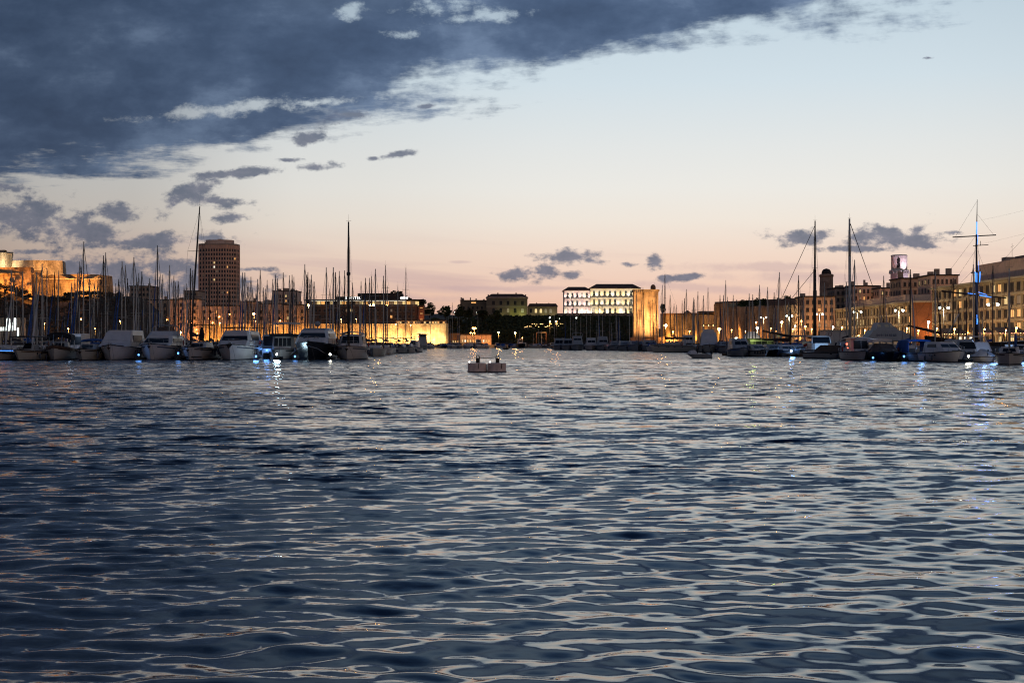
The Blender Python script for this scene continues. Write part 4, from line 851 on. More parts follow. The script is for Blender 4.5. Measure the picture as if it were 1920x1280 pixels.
# --- left front row, bows towards the camera
def L1():
    p = boat('motorboat', 'low boat with a blue lit rim at the far left edge', 'boat', 10, 158, 7, 0, GL)
    rs = hull_parts(p, 7, 2.6, .95, .75, 'gel2'); tier(p, 'cabin', 'gel2', .85, 1.25, .8, .7, -1.2, -.7, 1.5); shield(p, 'windshield', .85, 1.25, .8, .7, -1.2, -.7, .2, .9)
    MB().box(-1.1, 1.25, -2.1, -2.05, 1.02, 1.10).build('light_strip', E['bluestrip'], p); fenders(p, rs, [6, 9])
    p2 = boat('motorboat', 'small open boat with a black tubular canopy frame at the far left', 'boat', 50, 157, 7, R(-6), GL)
    rs = hull_parts(p2, 7, 2.8, 1.25, .95, 'gel2'); tier(p2, 'console', 'gel3', 1.05, 1.7, .75, .65, -.8, -.4, 1.0); shield(p2, 'windshield', 1.05, 1.9, .85, .7, -.9, -.3, .3, 1)
    canopy(p2, 2.65, 1.45, -1.8, 2.2, 'black', 1.0, .09, .08); MB().tube((-1.1, 1.5, 1.0), (-.9, .2, 2.2), .03).tube((1.1, 1.5, 1.0), (.95, .2, 2.2), .03).build('rail', M['steel'], p2); fenders(p2, rs, [5, 8])
    p3 = boat('wooden_boat', 'white hulled classic boat with brown rubbing band and black hood', 'boat', 105, 160, 8.5, R(9), GL)
    rs = hull_parts(p3, 8.5, 3.2, 1.65, 1.15, 'gel', 'boot', 'wood', 'teak', rake=.5)
    MB().loft([[(r[0][0]*1.02, r[0][1]-.02, r[0][2]+.04), (r[0][0]*1.02, r[0][1]-.02, r[0][2]-.30)] for r in rs], False, 0, False, False).loft([[(r[8][0]*1.02, r[8][1]-.02, r[8][2]+.04), (r[8][0]*1.02, r[8][1]-.02, r[8][2]-.30)] for r in rs], False, 0, False, False).build('rubbing_band', M['wood'], p3)
    tier(p3, 'cabin', 'gel3', 1.3, 2.0, 1.1, .95, -1.2, -.7, 1.2); shield(p3, 'windshield', 1.3, 2.0, 1.1, .95, -1.2, -.7, .25, .9, panes=2)
    canopy(p3, 2.85, 1.35, -.2, 3.0, 'canvas', 1.4, .6, .35, 'hood'); MB().tube((-.4, -1.8, 1.6), (-.5, -.8, 2.9), .04).tube((.5, -1.8, 1.6), (.45, -.8, 2.8), .04).build('stanchion', M['steel'], p3)
    p4 = boat('wheelhouse_boat', 'pale blue wheelhouse with two dark panes behind the low boats', 'boat', 141, 170, 7, 0, GL)
    rs = hull_parts(p4, 7, 2.7, 1.1, .9, 'gel'); tier(p4, 'wheelhouse', 'gel', 1.0, 3.0, 1.15, 1.05, -1.4, -1.2, 1.4); shield(p4, 'window', 1.0, 3.0, 1.15, 1.05, -1.4, -1.2, .35, .85, panes=2)
    point(p4, (0, -3.6, 3.0), 60, (.45, .65, 1.0))
    p5 = boat('motorboat', 'low grey decked motorboat left of the canvas covered cruiser', 'boat', 164, 159, 8, 0, GL)
    rs = hull_parts(p5, 8, 3.1, 1.35, 1.05, 'gel2'); tier(p5, 'cabin', 'gel3', 1.2, 1.75, 1.1, .9, -2.0, -.9, 2.0); shield(p5, 'windshield', 1.2, 1.75, 1.1, .9, -2.0, -.9, .3, .95); pulpit(p5, rs, .55, .45); anchor(p5, 8, 1.3); fenders(p5, rs, [7, 10], (8,)); canopy(p5, 2.25, 1.2, .4, 2.6, 'bluecanvas', 1.3, .2)
L1()
def cruiser(label, px, Y, B, L=11, hull='gel', covered=False, fb=1.85, top=3.2, fly=True, arch=4.1, glassz=(1.95, 2.5), canv='tarp', rz=0.0, stripe='boot', group=GL, name='motor_cruiser', bimini=None):
    p = boat(name, label, 'boat', px, Y, L, rz, group)
    rs = hull_parts(p, L, B, fb, fb*.72, hull, stripe, power=3.4, flare=.86)
    w0 = B*.44; yf = -L*.20
    g0, g1 = glassz
    tier(p, 'trunk_cabin', 'gel' if hull != 'gel2' else 'gel2', fb*.86, g0, w0*.98, w0*.95, yf-1.8, yf-.4, L*.35)
    tier(p, 'cabin', 'gel', g0-.01, top, w0*.96, w0*.80, yf-.4, yf+1.0, L*.36)
    t1 = (g1-g0)/(top-g0)
    if not covered: shield(p, 'windshield', g0, top, w0*.96, w0*.80, yf-.4, yf+1.0, .04, t1, panes=1)
    else:
        shield(p, 'windshield_cover', g0, top, w0*.99, w0*.84, yf-.43, yf+.97, -.1, .9, 'tarp', .05, .12)
        shield(p, 'foredeck_cover', fb*.86, g0, w0, w0*.98, yf-1.9, yf-.45, 0, .98, 'tarp', .05, .1)
    sidewin(p, g0+.05, g0+(top-g0)*.62, w0*.95, yf+.9, L*.25, tw=.08)
    if fly:
        tier(p, 'flybridge', canv, top+.08, top+.50, w0*.80, w0*.70, yf+1.2, yf+1.7, L*.25)
        tier(p, 'helm_seat', 'browncanvas', top+.58, top+.95, w0*.35, w0*.30, yf+2.4, yf+2.5, yf+3.2)
    if arch:
        w_ = w0*.86
        MB().path([(-w_, L*.12, top-.2), (-w_*.95, L*.14, arch-.25), (-w_*.75, L*.15, arch), (w_*.75, L*.15, arch), (w_*.95, L*.14, arch-.25), (w_, L*.12, top-.2)], .06, 6).build('radar_arch', M['gel3'], p)
        if bimini: canopy(p, arch+.02, w_*.95, L*.02, L*.26, bimini, None, .08, .1)
        MB().tube((w_*.5, L*.15, arch), (w_*.5, L*.15, arch+.9), .015, .01, 4).build('aerial', M['metal'], p)
    pulpit(p, rs, .5, .55); anchor(p, L, fb); fenders(p, rs, [5, 8], (0, 8)); mooring(p, L, fb, B)
    return p
cruiser('white cruiser with canvas covered windshield, left of the blue harbour lamp', 222, 160, 4.0, 11, 'gel', True, 1.75, 3.35, False, None)
cruiser('white flybridge cruiser with dark windshield and thin radar arch', 297, 160, 4.1, 12, 'gel', False, 1.9, 2.75, True, 4.0, (1.92, 2.5))
cr = cruiser('white cruiser with dark windshield and black V mark on the bow', 443, 160, 4.3, 12, 'gel', False, 1.85, 3.3, False, None, (2.2, 2.75))
canopy(cr, 3.75, 2.1, .5, 5.2, 'canvas', 3.2, .08, .06)
MB().add([(-.42, -6.03, 1.80), (.42, -6.03, 1.80), (0, -5.95, 1.38), (-.42, -5.6, 1.80), (.42, -5.6, 1.80), (0, -5.6, 1.38)], [(0, 1, 2), (3, 5, 4), (0, 3, 4, 1), (1, 4, 5, 2), (2, 5, 3, 0)]).build('bow_mark', M['black'], cr)
MB().box(1.62, 1.64, -2.6, -2.0, 2.9, 3.7).build('pennant', M['tarp'], cr)
nv = cruiser('large motor yacht with black navy hull and grey superstructure', 588, 160, 4.4, 14, 'navy', False, 2.15, 3.35, False, None, (2.55, 3.1), stripe='navy')
tier(nv, 'hardtop', 'gel3', 3.43, 3.58, 1.62, 1.45, -1.2, -.8, 3.5)
MB().ball((0, 1.5, 4.2), .32, 10, 6).build('radar_dome', M['gel3'], nv); MB().tube((0, 1.5, 3.6), (0, 1.5, 4.0), .06).build('radar_post', M['gel3'], nv)
for s in (-1, 1): MB().path([(s*.1, -7.0, 1.6), (s*1.2, -6.6, 1.25), (s*2.1, -6.0, .55)], .03, 4).build('bow_chain', M['steel'], nv)
for s in (-1, 1): MB().tube((s*.9, -4.2, 2.45), (s*.3, -3.0, 2.75), .03).tube((s*.3, -4.0, 2.4), (s*.6, -3.1, 2.8), .025).build('wiper', M['black'], nv)
# sailboat with the tallest left mast
s8 = boat('sailing_yacht', 'white sailing yacht with tall slim mast in front of the tower block', 'boat', 368, 160, 12, 0, GL)
rs = hull_parts(s8, 12, 3.9, 1.55, 1.25, 'gel', power=2.6); tier(s8, 'coachroof', 'gel', 1.35, 1.95, 1.25, 1.05, -2.6, -1.6, 2.2); shield(s8, 'window', 1.35, 1.95, 1.25, 1.05, -2.6, -1.6, .3, .85)
MB().box(-1.5, 1.35, -5.08, -5.0, .30, .42).build('hull_stripe', M['black'], s8)
cross_mast(s8, 1.6, Z(386, 163), -.55, -2.2, .11, 'mastdark', ((.35, 1.0), (.68, 1.05)), 1.5, (0, -5.8, 1.5), (0, 5.8, 1.4), (2.7, 4.6), 'sailcover', .066)
canopy(s8, 4.05, 1.75, 1.5, 4.4, 'canvas', 1.4, .05, .05); pulpit(s8, rs, .62, .6); anchor(s8, 12, 1.5); fenders(s8, rs, [5, 8]); mooring(s8, 12, 1.5, 3.9)
MB().loft([[(.4, -1.9, 2.2), (.9, -1.9, 2.2), (.9, -1.6, 2.2), (.4, -1.6, 2.2)], [(.35, -1.95, 2.9), (.95, -1.95, 2.9), (.95, -1.55, 2.9), (.35, -1.55, 2.9)], [(.6, -1.85, 3.75), (.75, -1.85, 3.75), (.75, -1.7, 3.75), (.6, -1.7, 3.75)]], True).build('furled_sail', M['canvas'], s8)
# motor-sailer with the tall dark mast
s13 = boat('motor_sailer', 'broad motor sailer with tall black mast right of the navy yacht', 'boat', 657, 163, 11, 0, GL)
rs = hull_parts(s13, 11, 3.8, 1.65, 1.35, 'gel', 'boot', 'wood', power=3.2)
tier(s13, 'wheelhouse', 'gel', 1.5, 2.9, 1.45, 1.2, -2.0, -.9, 2.8); shield(s13, 'windshield', 1.5, 2.9, 1.45, 1.2, -2.0, -.9, .30, .88, panes=3); sidewin(s13, 1.9, 2.7, 1.42, -.7, 2.2, tw=.1)
cross_mast(s13, 1.6, Z(416, 166), -.1, -2.6, .15, 'mastdark', ((.22, 1.25), (.52, .3)), 1.4, (0, -5.4, 1.6), (0, 5.4, 1.5), None, None, .0)
MB().lathe([(.15, 0), (.22, .1), (.22, .35), (.15, .45)], 8, (-.1, -2.6, Z(517, 166))).build('mast_collar', M['mastdark'], s13)
canopy(s13, 3.05, 1.3, -.8, 2.6, 'tarp', None, .1, .25); pulpit(s13, rs, .5, .55); anchor(s13, 11, 1.6); fenders(s13, rs, [4, 6, 8]); mooring(s13, 11, 1.6, 3.8)
# blue lit boats behind
bb = boat('motorboat', 'small hardtop boat with white stern lit blue, behind the V marked cruiser', 'boat', 494, 170, 7, R(180), GL)
bb.location.y = 174
hull_parts(bb, 7, 2.8, 1.15, 1.25, 'gel'); tier(bb, 'cabin', 'gel3', 1.0, 2.9, 1.15, .95, -1.8, -.6, 1.6); shield(bb, 'window', 1.0, 2.9, 1.15, .95, -1.8, -.6, .3, .9)
MB().add([(-.95, 1.63, 1.6), (.95, 1.63, 1.6), (.8, 1.63, 2.75), (-.8, 1.63, 2.75), (-.95, 1.58, 1.6), (.95, 1.58, 1.6), (.8, 1.58, 2.75), (-.8, 1.58, 2.75)], [(0, 3, 2, 1), (4, 5, 6, 7), (0, 1, 5, 4), (3, 7, 6, 2)]).build('rear_window', M['dkglass'], bb)
MB().ball((-1.55, 3.0, 1.0), .42, 10, 8).build('fender', M['bluecanvas'], bb)
l11 = boat('fishing_boat', 'white cabin boat brilliantly lit blue white at its stern, left of the navy yacht', 'boat', 532, 166, 9, 0, GL)
rs = hull_parts(l11, 9, 3.0, 1.25, 1.2, 'gel', power=4.5); tier(l11, 'cabin', 'gel', 1.15, 2.75, 1.35, 1.25, -2.2, -2.0, 2.6); shield(l11, 'window', 1.15, 2.75, 1.35, 1.25, -2.2, -2.0, .25, .86, panes=4)
canopy(l11, 3.0, 1.5, -2.6, 2.8, 'canvas', None, .35, .05); canopy(l11, 4.35, 1.45, -.6, 2.4, 'gel3', 3.0, .18, .06, 'upper_canopy'); fenders(l11, rs, [10, 12], (0,))
# --- boats that trail off along the left row
for k, (px, Y, B, lab, ml, tops) in enumerate([(699, 250, 3.3, 'white sailboat second after the motor sailer, with covered boom', 'mastdark', 517), (725, 268, 3.4, 'white sailboat with square bow third after the motor sailer', 'mastdark', 497), (748, 282, 3.0, 'dark hulled sailboat near the end of the left row', 'alu', 536), (763, 290, 3.2, 'white boat with wheel canopy at the end of the left row', 'alu', 502)]):
    p = boat('sailing_yacht', lab, 'boat', px, Y, 10.5, R(-4), GL)
    rs = hull_parts(p, 10.5, B, 1.35, 1.1, 'gel' if k != 2 else 'gel3', power=2.8); tier(p, 'coachroof', 'gel3', 1.2, 1.8, 1.05, .85, -2.2, -1.4, 2.2); shield(p, 'window', 1.2, 1.8, 1.05, .85, -2.2, -1.4, .3, .85)
    cross_mast(p, 1.5, Z(tops, Y+3), -.1, -1.6, .10, ml, ((.45, .85), (.72, .7)), 1.3, (0, -5, 1.35), (0, 5, 1.2), (2.3, 3.8), 'sailcover', 0)
    canopy(p, 2.9, 1.2, 1.2, 3.4, ['canvas', 'bluecanvas', 'canvas', 'browncanvas'][k], 1.2, .12, .2); pulpit(p, rs, .6, .55); fenders(p, rs, [5, 7])
p = boat('patrol_boat', 'small white boat with radar arch and red lamp at the tip of the left row', 'boat', 776, 305, 8, R(-8), GL)
rs = hull_parts(p, 8, 2.9, 1.3, 1.0, 'gel'); tier(p, 'cabin', 'gel', 1.1, 2.5, 1.0, .8, -1.4, -.6, 1.6); shield(p, 'windshield', 1.1, 2.5, 1.0, .8, -1.4, -.6, .4, .9); MB().path([(-1, 1, 2.4), (-.9, 1.2, 3.3), (.9, 1.2, 3.3), (1, 1, 2.4)], .06).build('radar_arch', M['gel'], p); MB().ball((.75, 1.1, 3.45), .12).build('lamp', E['redl'], p)
p = boat('work_boat', 'tub shaped work boat with flat roof silhouetted on the glowing wall', 'boat', 792, 470, 8, 0)
hull_parts(p, 8, 3.4, 1.5, 1.2, 'gel3'); tier(p, 'wheelhouse', 'gel3', 1.3, 5.0, 1.5, 1.25, -1.5, -1.3, 1.5); shield(p, 'window', 1.3, 5.0, 1.5, 1.25, -1.5, -1.3, .78, .95, panes=4); canopy(p, 5.2, 1.8, -1.8, 1.8, 'black', None, .2, .05)

# --- sailboat forest
def unit_sail_meshes():
    out = []
    for m, dk in (('gel', 'gel3'), ('gel3', 'gel3'), ('gel2', 'gel3'), ('navy', 'gel3')):
        hb_ = MB(); rs = hull_rings(10, 3.1, 1.25, 1.0, .7, 2.5, n=9); hb_.loft(rs, False, 0, True, False).add(rs[0], [tuple(range(9))]); hb_.loft([[r[0], r[8]] for r in rs], False, 1, False, False)
        out.append(hb_.mesh('hull', [M[m], M['gel3']]))
    ca = MB().box(-.95, .95, -1.8, 2.4, 1.05, 1.65, 0, .14, .5); ca.box(-.97, -.90, -1.0, 1.4, 1.22, 1.42, 1).box(.90, .97, -1.0, 1.4, 1.22, 1.42, 1)
    ca = ca.mesh('coachroof', [M['gel'], M['dkglass']])
    def mast(m): return MB().tube((0, 0, 0), (0, 0, .75), .085, .08, 6).tube((0, 0, .75), (0, 0, 1), .08, .055, 6).mesh('mast', M[m])
    ma = [mast('alu'), mast('mastdark')]
    def spr(m): return MB().tube((-.85, 0, 0), (.85, 0, 0), .026, .026, 4).mesh('spreader', M[m])
    sp_ = [spr('alu'), spr('mastdark')]
    rig = MB()
    for s in (-1, 1): rig.tube((s*1.25, 0, 0), (s*.8, 0, .5), .011, .011, 3).tube((s*.8, 0, .5), (0, 0, .97), .011, .011, 3)
    rig.tube((0, -3.6, 0), (0, 0, .95), .014, .014, 3).tube((0, 6.2, 0), (0, 0, .99), .011, .011, 3)
    rig = rig.mesh('standing_rigging', M['rope'])
    bo = []
    for cv in ('sailcover', 'bluecanvas', 'tarp', 'browncanvas'):
        b_ = MB().tube((0, 0, 0), (0, 3.7, .1), .06, .06, 6, 0); b_.loft([[(-.15, .1+.66*i, .05), (-.05, .1+.66*i, .5-.05*i), (.05, .1+.66*i, .5-.05*i), (.15, .1+.66*i, .05)] for i in range(6)], True, 1); bo.append(b_.mesh('boom', [M['alu'], M[cv]]))
    dd = [MB().loft([[(-1.1, y, 0), (-.9, y, h_), (.9, y, h_), (1.1, y, 0)] for y, h_ in ((0, .1), (.5, .75), (1.5, .85), (1.6, .8))], True).mesh('sprayhood', M[cv]) for cv in ('canvas', 'bluecanvas', 'browncanvas')]
    gn = [MB().tube((0, -3.5, .03), (0, -.9, .72), .09, .05, 6).mesh('furled_genoa', M[c]) for c in ('tarp', 'bluecanvas', 'browncanvas')]
    return out, ca, ma, sp_, rig, bo, dd, gn
UH, UC, UM, US, UR, UB, UD, UG = unit_sail_meshes()
def far_sailboat(px, top, Y, dark, label, group, lean=0.0, rz=0.0):
    zt = Z(top, Y); t = empty('sailboat', label, 'boat', (X(px, Y), Y, 0), rz, group)
    link('hull', UH[rnd.choice([0, 0, 0, 1, 2, 3])], t, loc=(0, 1.4, 0)); link('coachroof', UC, t, loc=(0, 1.2, 0))
    mo = link('mast', UM[dark], t, loc=(0, 0, 1.2), rot=(0, lean, 0), scale=(1.18 if top < 560 else .95, 1.15 if top < 560 else .95, zt-1.2))
    hgt = zt-1.2
    for q in ((.5,) if hgt < 11 else (.36, .66)): link('spreader', US[dark], t, loc=(math.sin(lean)*hgt*q, 0, 1.2+hgt*q))
    link('standing_rigging', UR, t, loc=(0, 0, 1.2), rot=(0, lean, 0), scale=(1, 1, hgt))
    if rnd.random() < .45: link('furled_genoa', rnd.choice(UG), t, loc=(0, 0, 1.2), rot=(0, lean, 0), scale=(1, 1, hgt))
    link('boom', rnd.choice(UB), t, loc=(0, .1, 2.2)); link('sprayhood', rnd.choice(UD), t, loc=(0, 2.9, 1.2))
MAST_L = [(149.6,490),(157,453),(146,511),(168,517),(189,513),(194,479),(198,473),(217,531),(222,523),(229,490),(235,497),(239,522),(251,482),(256,521),(260,512),(266,509),(280,522),(295,460),(299,519),(302,531),(305,515),(318,497),(326,517),
 (21,506),(25,519),(42,509),(8,537),(31,535),(68,510),(64,530),(78.6,494),(88,503),(102,510),(110,508),(134,530),(140,522),(177,530),(183,525),(204,538),(329,529),(334,527),(345,534),(350,531),(357,503),(361,507),(446,530),(454.5,511),(459,511),(465,529),(470.4,519),
 (473,542),(480,543),(483,523),(488,506),(494,539),(501,525),(498,541),(511.6,523),(516.4,515),(520,522),(531,511),(542.4,516),(547.5,515),(551,519),(556,543),(571.5,495),(575,515),(577.5,510),(581,523),(584,515),(589,528),(611.6,501),(618.6,541),(625,501),(629,510),(636,508),
 (646,507),(661,530),(677,527),(685,521),(693,521),(704,504),(719,517),(726,536),(392,517),(408,533),(419,546),(430,540),(385,540),(400,560),(424,560),(438,550)]
rg = random.Random(21)
MAST_L += [(rg.uniform(2, 345), rg.uniform(548, 598)) for _ in range(44)] + [(rg.uniform(345, 720), rg.uniform(552, 600)) for _ in range(34)]
MAST_C = [(772,564),(807,587),(841,594),(844.5,601),(848,567),(858,596),(861,593),(874.6,596),(883.5,601),(896,588),(902,593),(911,595),(974.6,620),(1005,622),(1010,618),(1015,620),(1020,612),(1025,618),(1031,622),(1000,626)]
MAST_R = [(1039.6,591),(1059,586),(1070,583),(1089,595),(1094.5,600),(1101,597),(1107,590),(1111,578),(1119,600),(1124.6,612),(1134,587),(1142,583),(1147,605),(1155,583),(1161.6,595),(1170,562),(1175,580),(1180,562),(1193,545),(1198.5,576),(1203,562),(1205.5,539),(1219,576),(1224,562),(1230,547),
 (1242,534),(1256.6,553),(1264,569),(1268,571),(1279,563),(1283.6,559),(1287,542),(1298,581),(1302,561),(1319,554),(1327.6,539),(1339.5,592),(1350,553),(1356.6,553),(1361,525),(1375,553),(1381,562),(1399,573),(1404.7,550),(1411.5,552),(1424,534),(1439.6,538),(1451.5,548),(1462,510),(1472.6,553),(1478.5,566),(1497.5,516),
 (1546,530),(1559.5,557),(1587,529),(1602.6,487),(1620,570),(1650,570),(1657,517),(1707,505),(1754,510),(1787.5,521),(1797,570),(1812.7,557),(1825,495),(1842,594),(1862,498)] + [(rnd.uniform(1062, 1300), rnd.uniform(560, 602)) for _ in range(14)] + [(rnd.uniform(1300, 1510), rnd.uniform(545, 595)) for _ in range(18)]
REG = [(-99, 215, 'in front of the floodlit hilltop fort'), (215, 365, 'between the hilltop fort and the tower block'), (365, 445, 'in front of the tower block'), (445, 570, 'between the tower block and the hotel'), (570, 800, 'in front of the hotel'), (800, 930, 'right of the glowing wall'), (930, 1037, 'below the hillside terrace lights'),
       (1037, 1187, 'under the floodlit palace'), (1187, 1238, 'in front of the square tower'), (1238, 1340, 'before the glowing low fort wall'), (1340, 1508, 'before the long brown fort wall'), (1508, 1650, 'before the domed tower apartments'), (1650, 1999, 'before the arcaded quay blocks')]
ORD = ['first', 'second', 'third', 'fourth', 'fifth', 'sixth', 'seventh', 'eighth', 'ninth', 'tenth', 'eleventh', 'twelfth', 'thirteenth', 'fourteenth', 'fifteenth', 'sixteenth', 'seventeenth', 'eighteenth', 'nineteenth']
def ordinal(n):
    if n <= 19: return ORD[n-1]
    tens = ['twent', 'thirt', 'fort', 'fift', 'sixt', 'sevent', 'eight', 'ninet'][n//10-2]
    return tens+'ieth' if n % 10 == 0 else tens+'y-'+ORD[n % 10-1]
placed = []; cnt = {}
def free(px, Y):
    x = X(px, Y)
    return all(abs(x-a) > 3.15 or abs(Y-b_) > 11 for a, b_ in placed)
allm = [(a, t, 'L') for a, t in MAST_L] + [(a, t, 'C') for a, t in MAST_C] + [(a, t, 'R') for a, t in MAST_R]
for px, top, side in sorted(allm):
    hgt = rg.uniform(11.2, 14.5)
    Yw = (hgt-1.8)*F/(HY-top)
    lo, hi = {'L': (186, 420), 'C': (560, 665), 'R': (215, 470)}[side]
    if side == 'R':
        base = float(np.interp(px, [1037, 1130, 1230, 1340, 1480, 1900], [455, 420, 350, 315, 235, 165])); lo, hi = base, base+70
    Yw = min(max(Yw, lo), hi); Y = None
    for d in sorted(np.arange(lo, hi, 3.0), key=lambda q: abs(q-Yw)):
        if free(px, d): Y = float(d); break
    if Y is None: Y = Yw
    placed.append((X(px, Y), Y))
    reg = next(r for a, b_, r in REG if a <= px < b_); cnt[reg] = cnt.get(reg, 0)+1
    dark = 1 if rg.random() < .34 else 0
    ln = rg.gauss(0, .006) + (.02 if side == 'R' and 1260 < px < 1500 and rg.random() < .3 else 0)
    zt = Z(top, Y)
    far_sailboat(px - math.sin(ln)*zt*F/Y, top, Y, dark, '%s sailboat mast counted from the left, %s' % (ordinal(cnt[reg]), reg), 'moored sailboats', ln, rg.gauss(0, .03))

# --- middle row on the right (bows or sterns towards the camera)
def small_cruiser(label, px, Y, B, L=9, hull='gel3', top=3.0, fb=1.4, glassz=(1.9, 2.35), canv=None, rz=0.0, group=GM, arch=None, rail=True):
    p = boat('motor_cruiser', label, 'boat', px, Y, L, rz, group)
    rs = hull_parts(p, L, B, fb, fb*.75, hull, power=3.0, flare=.85); w0 = B*.42; yf = -L*.15; g0, g1 = glassz
    tier(p, 'cabin', hull if hull != 'navy' else 'gel3', fb*.8, top, w0, w0*.8, yf-1.2, yf+.8, L*.34)
    h = top-fb*.8; shield(p, 'windshield', fb*.8, top, w0, w0*.8, yf-1.2, yf+.8, (g0-fb*.8)/h, (g1-fb*.8)/h, panes=2); sidewin(p, g0, g1, w0*.9, yf+.6, L*.22, tw=.06)
    if canv: canopy(p, top+.5, w0, yf+1.2, L*.36, canv, top-.4, .12, .15)
    if arch: MB().path([(-w0, L*.1, top-.3), (-w0*.9, L*.12, arch), (w0*.9, L*.12, arch), (w0, L*.1, top-.3)], .06, 6).build('radar_arch', M['gel3'], p)
    if rail: pulpit(p, rs, .5, .5)
    fenders(p, rs, [5, 8]); return p
small_cruiser('dark roofed boat with amber lit cabin at the inner end of the middle row', 1049, 440, 4.2, 10, 'gel3', 3.6, 1.5, (2.0, 3.0), 'canvas')
bpx = small_cruiser('second dark roofed boat with orange glow inside, middle row', 1066, 432, 4.4, 10, 'gel3', 3.5, 1.5, (2.0, 3.0), 'canvas')
for q in (-1.0, .1): point(bpx, (q, -.5, 2.2), 30, (1, .5, .15))
small_cruiser('grey flybridge cruiser left of the white stern boat in the middle row', 1083, 424, 3.9, 11, 'gel3', 4.2, 1.7, (3.0, 3.5), None, 0, GM, 5.2)
small_cruiser('cruiser with paler hull and two front panes, middle row under the palace', 1109, 416, 3.7, 10, 'gel', 3.6, 1.5, (2.3, 2.9))
rb = small_cruiser('dark cruiser with a red lamp by its side, middle row', 1131, 410, 3.8, 10, 'gel3', 4.0, 1.6, (2.4, 3.0))
MB().ball((1.9, -4.4, 1.5), .16).ball((2.0, -4.4, 2.6), .10).build('lamp', E['redl'], rb)
small_cruiser('grey hulled yacht right of the red lamp, middle row', 1156, 396, 4.0, 11, 'gel3', 2.6, 1.7, (1.9, 2.2), 'canvas')
small_cruiser('low dark yacht under the left edge of the square tower', 1174, 380, 4.2, 11, 'gel3', 2.6, 1.7, (1.9, 2.2))
small_cruiser('grey yacht in front of the square tower', 1194, 372, 4.6, 12, 'gel3', 2.6, 1.9, (2.1, 2.4))
small_cruiser('small dark boat right of the square tower foot', 1219, 365, 4.0, 10, 'gel3', 2.8, 1.5, (1.8, 2.3), 'canvas')
# long yacht lying broadside
yb = boat('sailing_yacht', 'long pale sailing yacht lying broadside with brown sail cover and dark mast', 'boat', 1258, 322, 4, 0, GM); yb.rotation_euler = (0, 0, R(-80)); yb.location = (X(1258, 322), 322, 0)
rs = hull_parts(yb, 9.8, 3.0, 1.75, 1.55, 'gel2', power=2.5); tier(yb, 'coachroof', 'gel2', 1.6, 2.25, 1.0, .85, -1.8, -1.2, 2.5)
for q in (-3.2, -1.4, .4, 2.2):
    for s in (-1, 1): MB().lathe([(.11, -.03), (.11, .03)], 8).build('porthole', M['dkglass'], yb, loc=(s*(1.46 if q > -2 else 1.2), q, 1.15), rot=(0, R(90), 0))
cross_mast(yb, 2.0, Z(515, 322), 0, .8-2.2, .13, 'mastdark', ((.36, .9), (.66, .8)), 1.3, (0, -4.8, 1.8), (0, 4.8, 1.6), (2.9, 4.4), 'browncanvas'); canopy(yb, 3.2, 1.2, .8, 3.2, 'browncanvas', 1.8, .25, .2); pulpit(yb, rs, .5, .55)
small_cruiser('cabin cruiser with arched rail top behind the broadside yacht', 1293, 330, 3.2, 10, 'gel', 3.9, 1.7, (2.8, 3.4), None, 0, GM, 5.3)
fb_ = cruiser('tall white cruiser with huge canvas covered windshield and lit canopy', 1331, 306, 4.4, 12, 'gel2', True, 1.75, 4.3, False, None, rz=R(-6), group=GM)
canopy(fb_, 6.1, 1.35, 1.0, 3.8, 'canvas', 4.2, .14, .08)
for q in (-1.1, 0, 1.0): MB().ball((q, 1.2, 5.9), .09).build('lamp', E['fairy'], fb_)
tier(fb_, 'flybridge', 'gel', 4.38, 5.0, 1.3, 1.1, .2, .8, 3.6)
small_cruiser('dark low hull between the canvas covered cruiser and the lamp lit boat', 1362, 300, 3.6, 11, 'gel3', 2.3, 1.6, (1.8, 2.1))

# --- right front row
k1 = small_cruiser('dark cruiser with grey cabin left end of the right front row', 1389, 208, 3.3, 9, 'gel3', 3.0, 1.5, (2.0, 2.6), None, 0, GR)
k2 = small_cruiser('low boat with slanted black fenders right of the dark cruiser', 1420, 206, 3.0, 8, 'gel2', 2.0, 1.15, (1.4, 1.8), None, R(12), GR)
for i in range(5): MB().lathe([(.03, 0), (.11, .06), (.11, .5), (.03, .58)], 8, (-1.5+.32*i, -3.2-.25*i, .45)).build('fender', M['black'], k2)
sh = boat('houseboat', 'low houseboat with green lit window frame and flat dark roof', 'boat', 1424, 236, 10, 0, GR)
hull_parts(sh, 10, 5.2, 1.2, 1.1, 'gel3', power=5); tier(sh, 'cabin', 'gel3', 1.1, 2.9, 2.4, 2.35, -3.6, -3.5, 3.5); shield(sh, 'window', 1.1, 2.9, 2.4, 2.35, -3.6, -3.5, .2, .85, panes=4); canopy(sh, 3.15, 2.7, -4, 4, 'black', None, .22, .05)
point(sh, (-1.5, -4.8, 2.6), 130, (.75, 1.0, .25)); point(sh, (1.6, -4.8, 2.4), 40, (.75, 1.0, .25))
k3 = small_cruiser('dark boat between the houseboat and the blazing blue lamp', 1452, 206, 2.9, 8, 'navy', 2.0, 1.2, (1.4, 1.8), None, 0, GR)
k4 = small_cruiser('low sports boat with glaring blue white bow lamp', 1478, 206, 3.2, 8, 'gel', 1.9, 1.05, (1.3, 1.7), None, 0, GR)
MB().box(-1.7, 1.9, -4.6, 1, .12, .34).build('pontoon_float', M['black'], k4); MB().ball((-.2, -4.35, .95), .15).build('lamp', E['bluewhite'], k4); point(k4, (-.2, -5.0, 1.2), 160, (.15, .4, 1.0)); MB().box(.7, 1.6, -3.4, -3.3, 1.0, 1.12).build('deck_light', E['sign'], k4)
k5 = small_cruiser('dark boat with raised white prow lamp left of the blue lit cabin boat', 1505, 204, 2.6, 8, 'navy', 1.9, 1.1, (1.3, 1.7), None, R(-14), GR)
MB().ball((.8, -4.1, .75), .09).build('lamp', E['white'], k5)
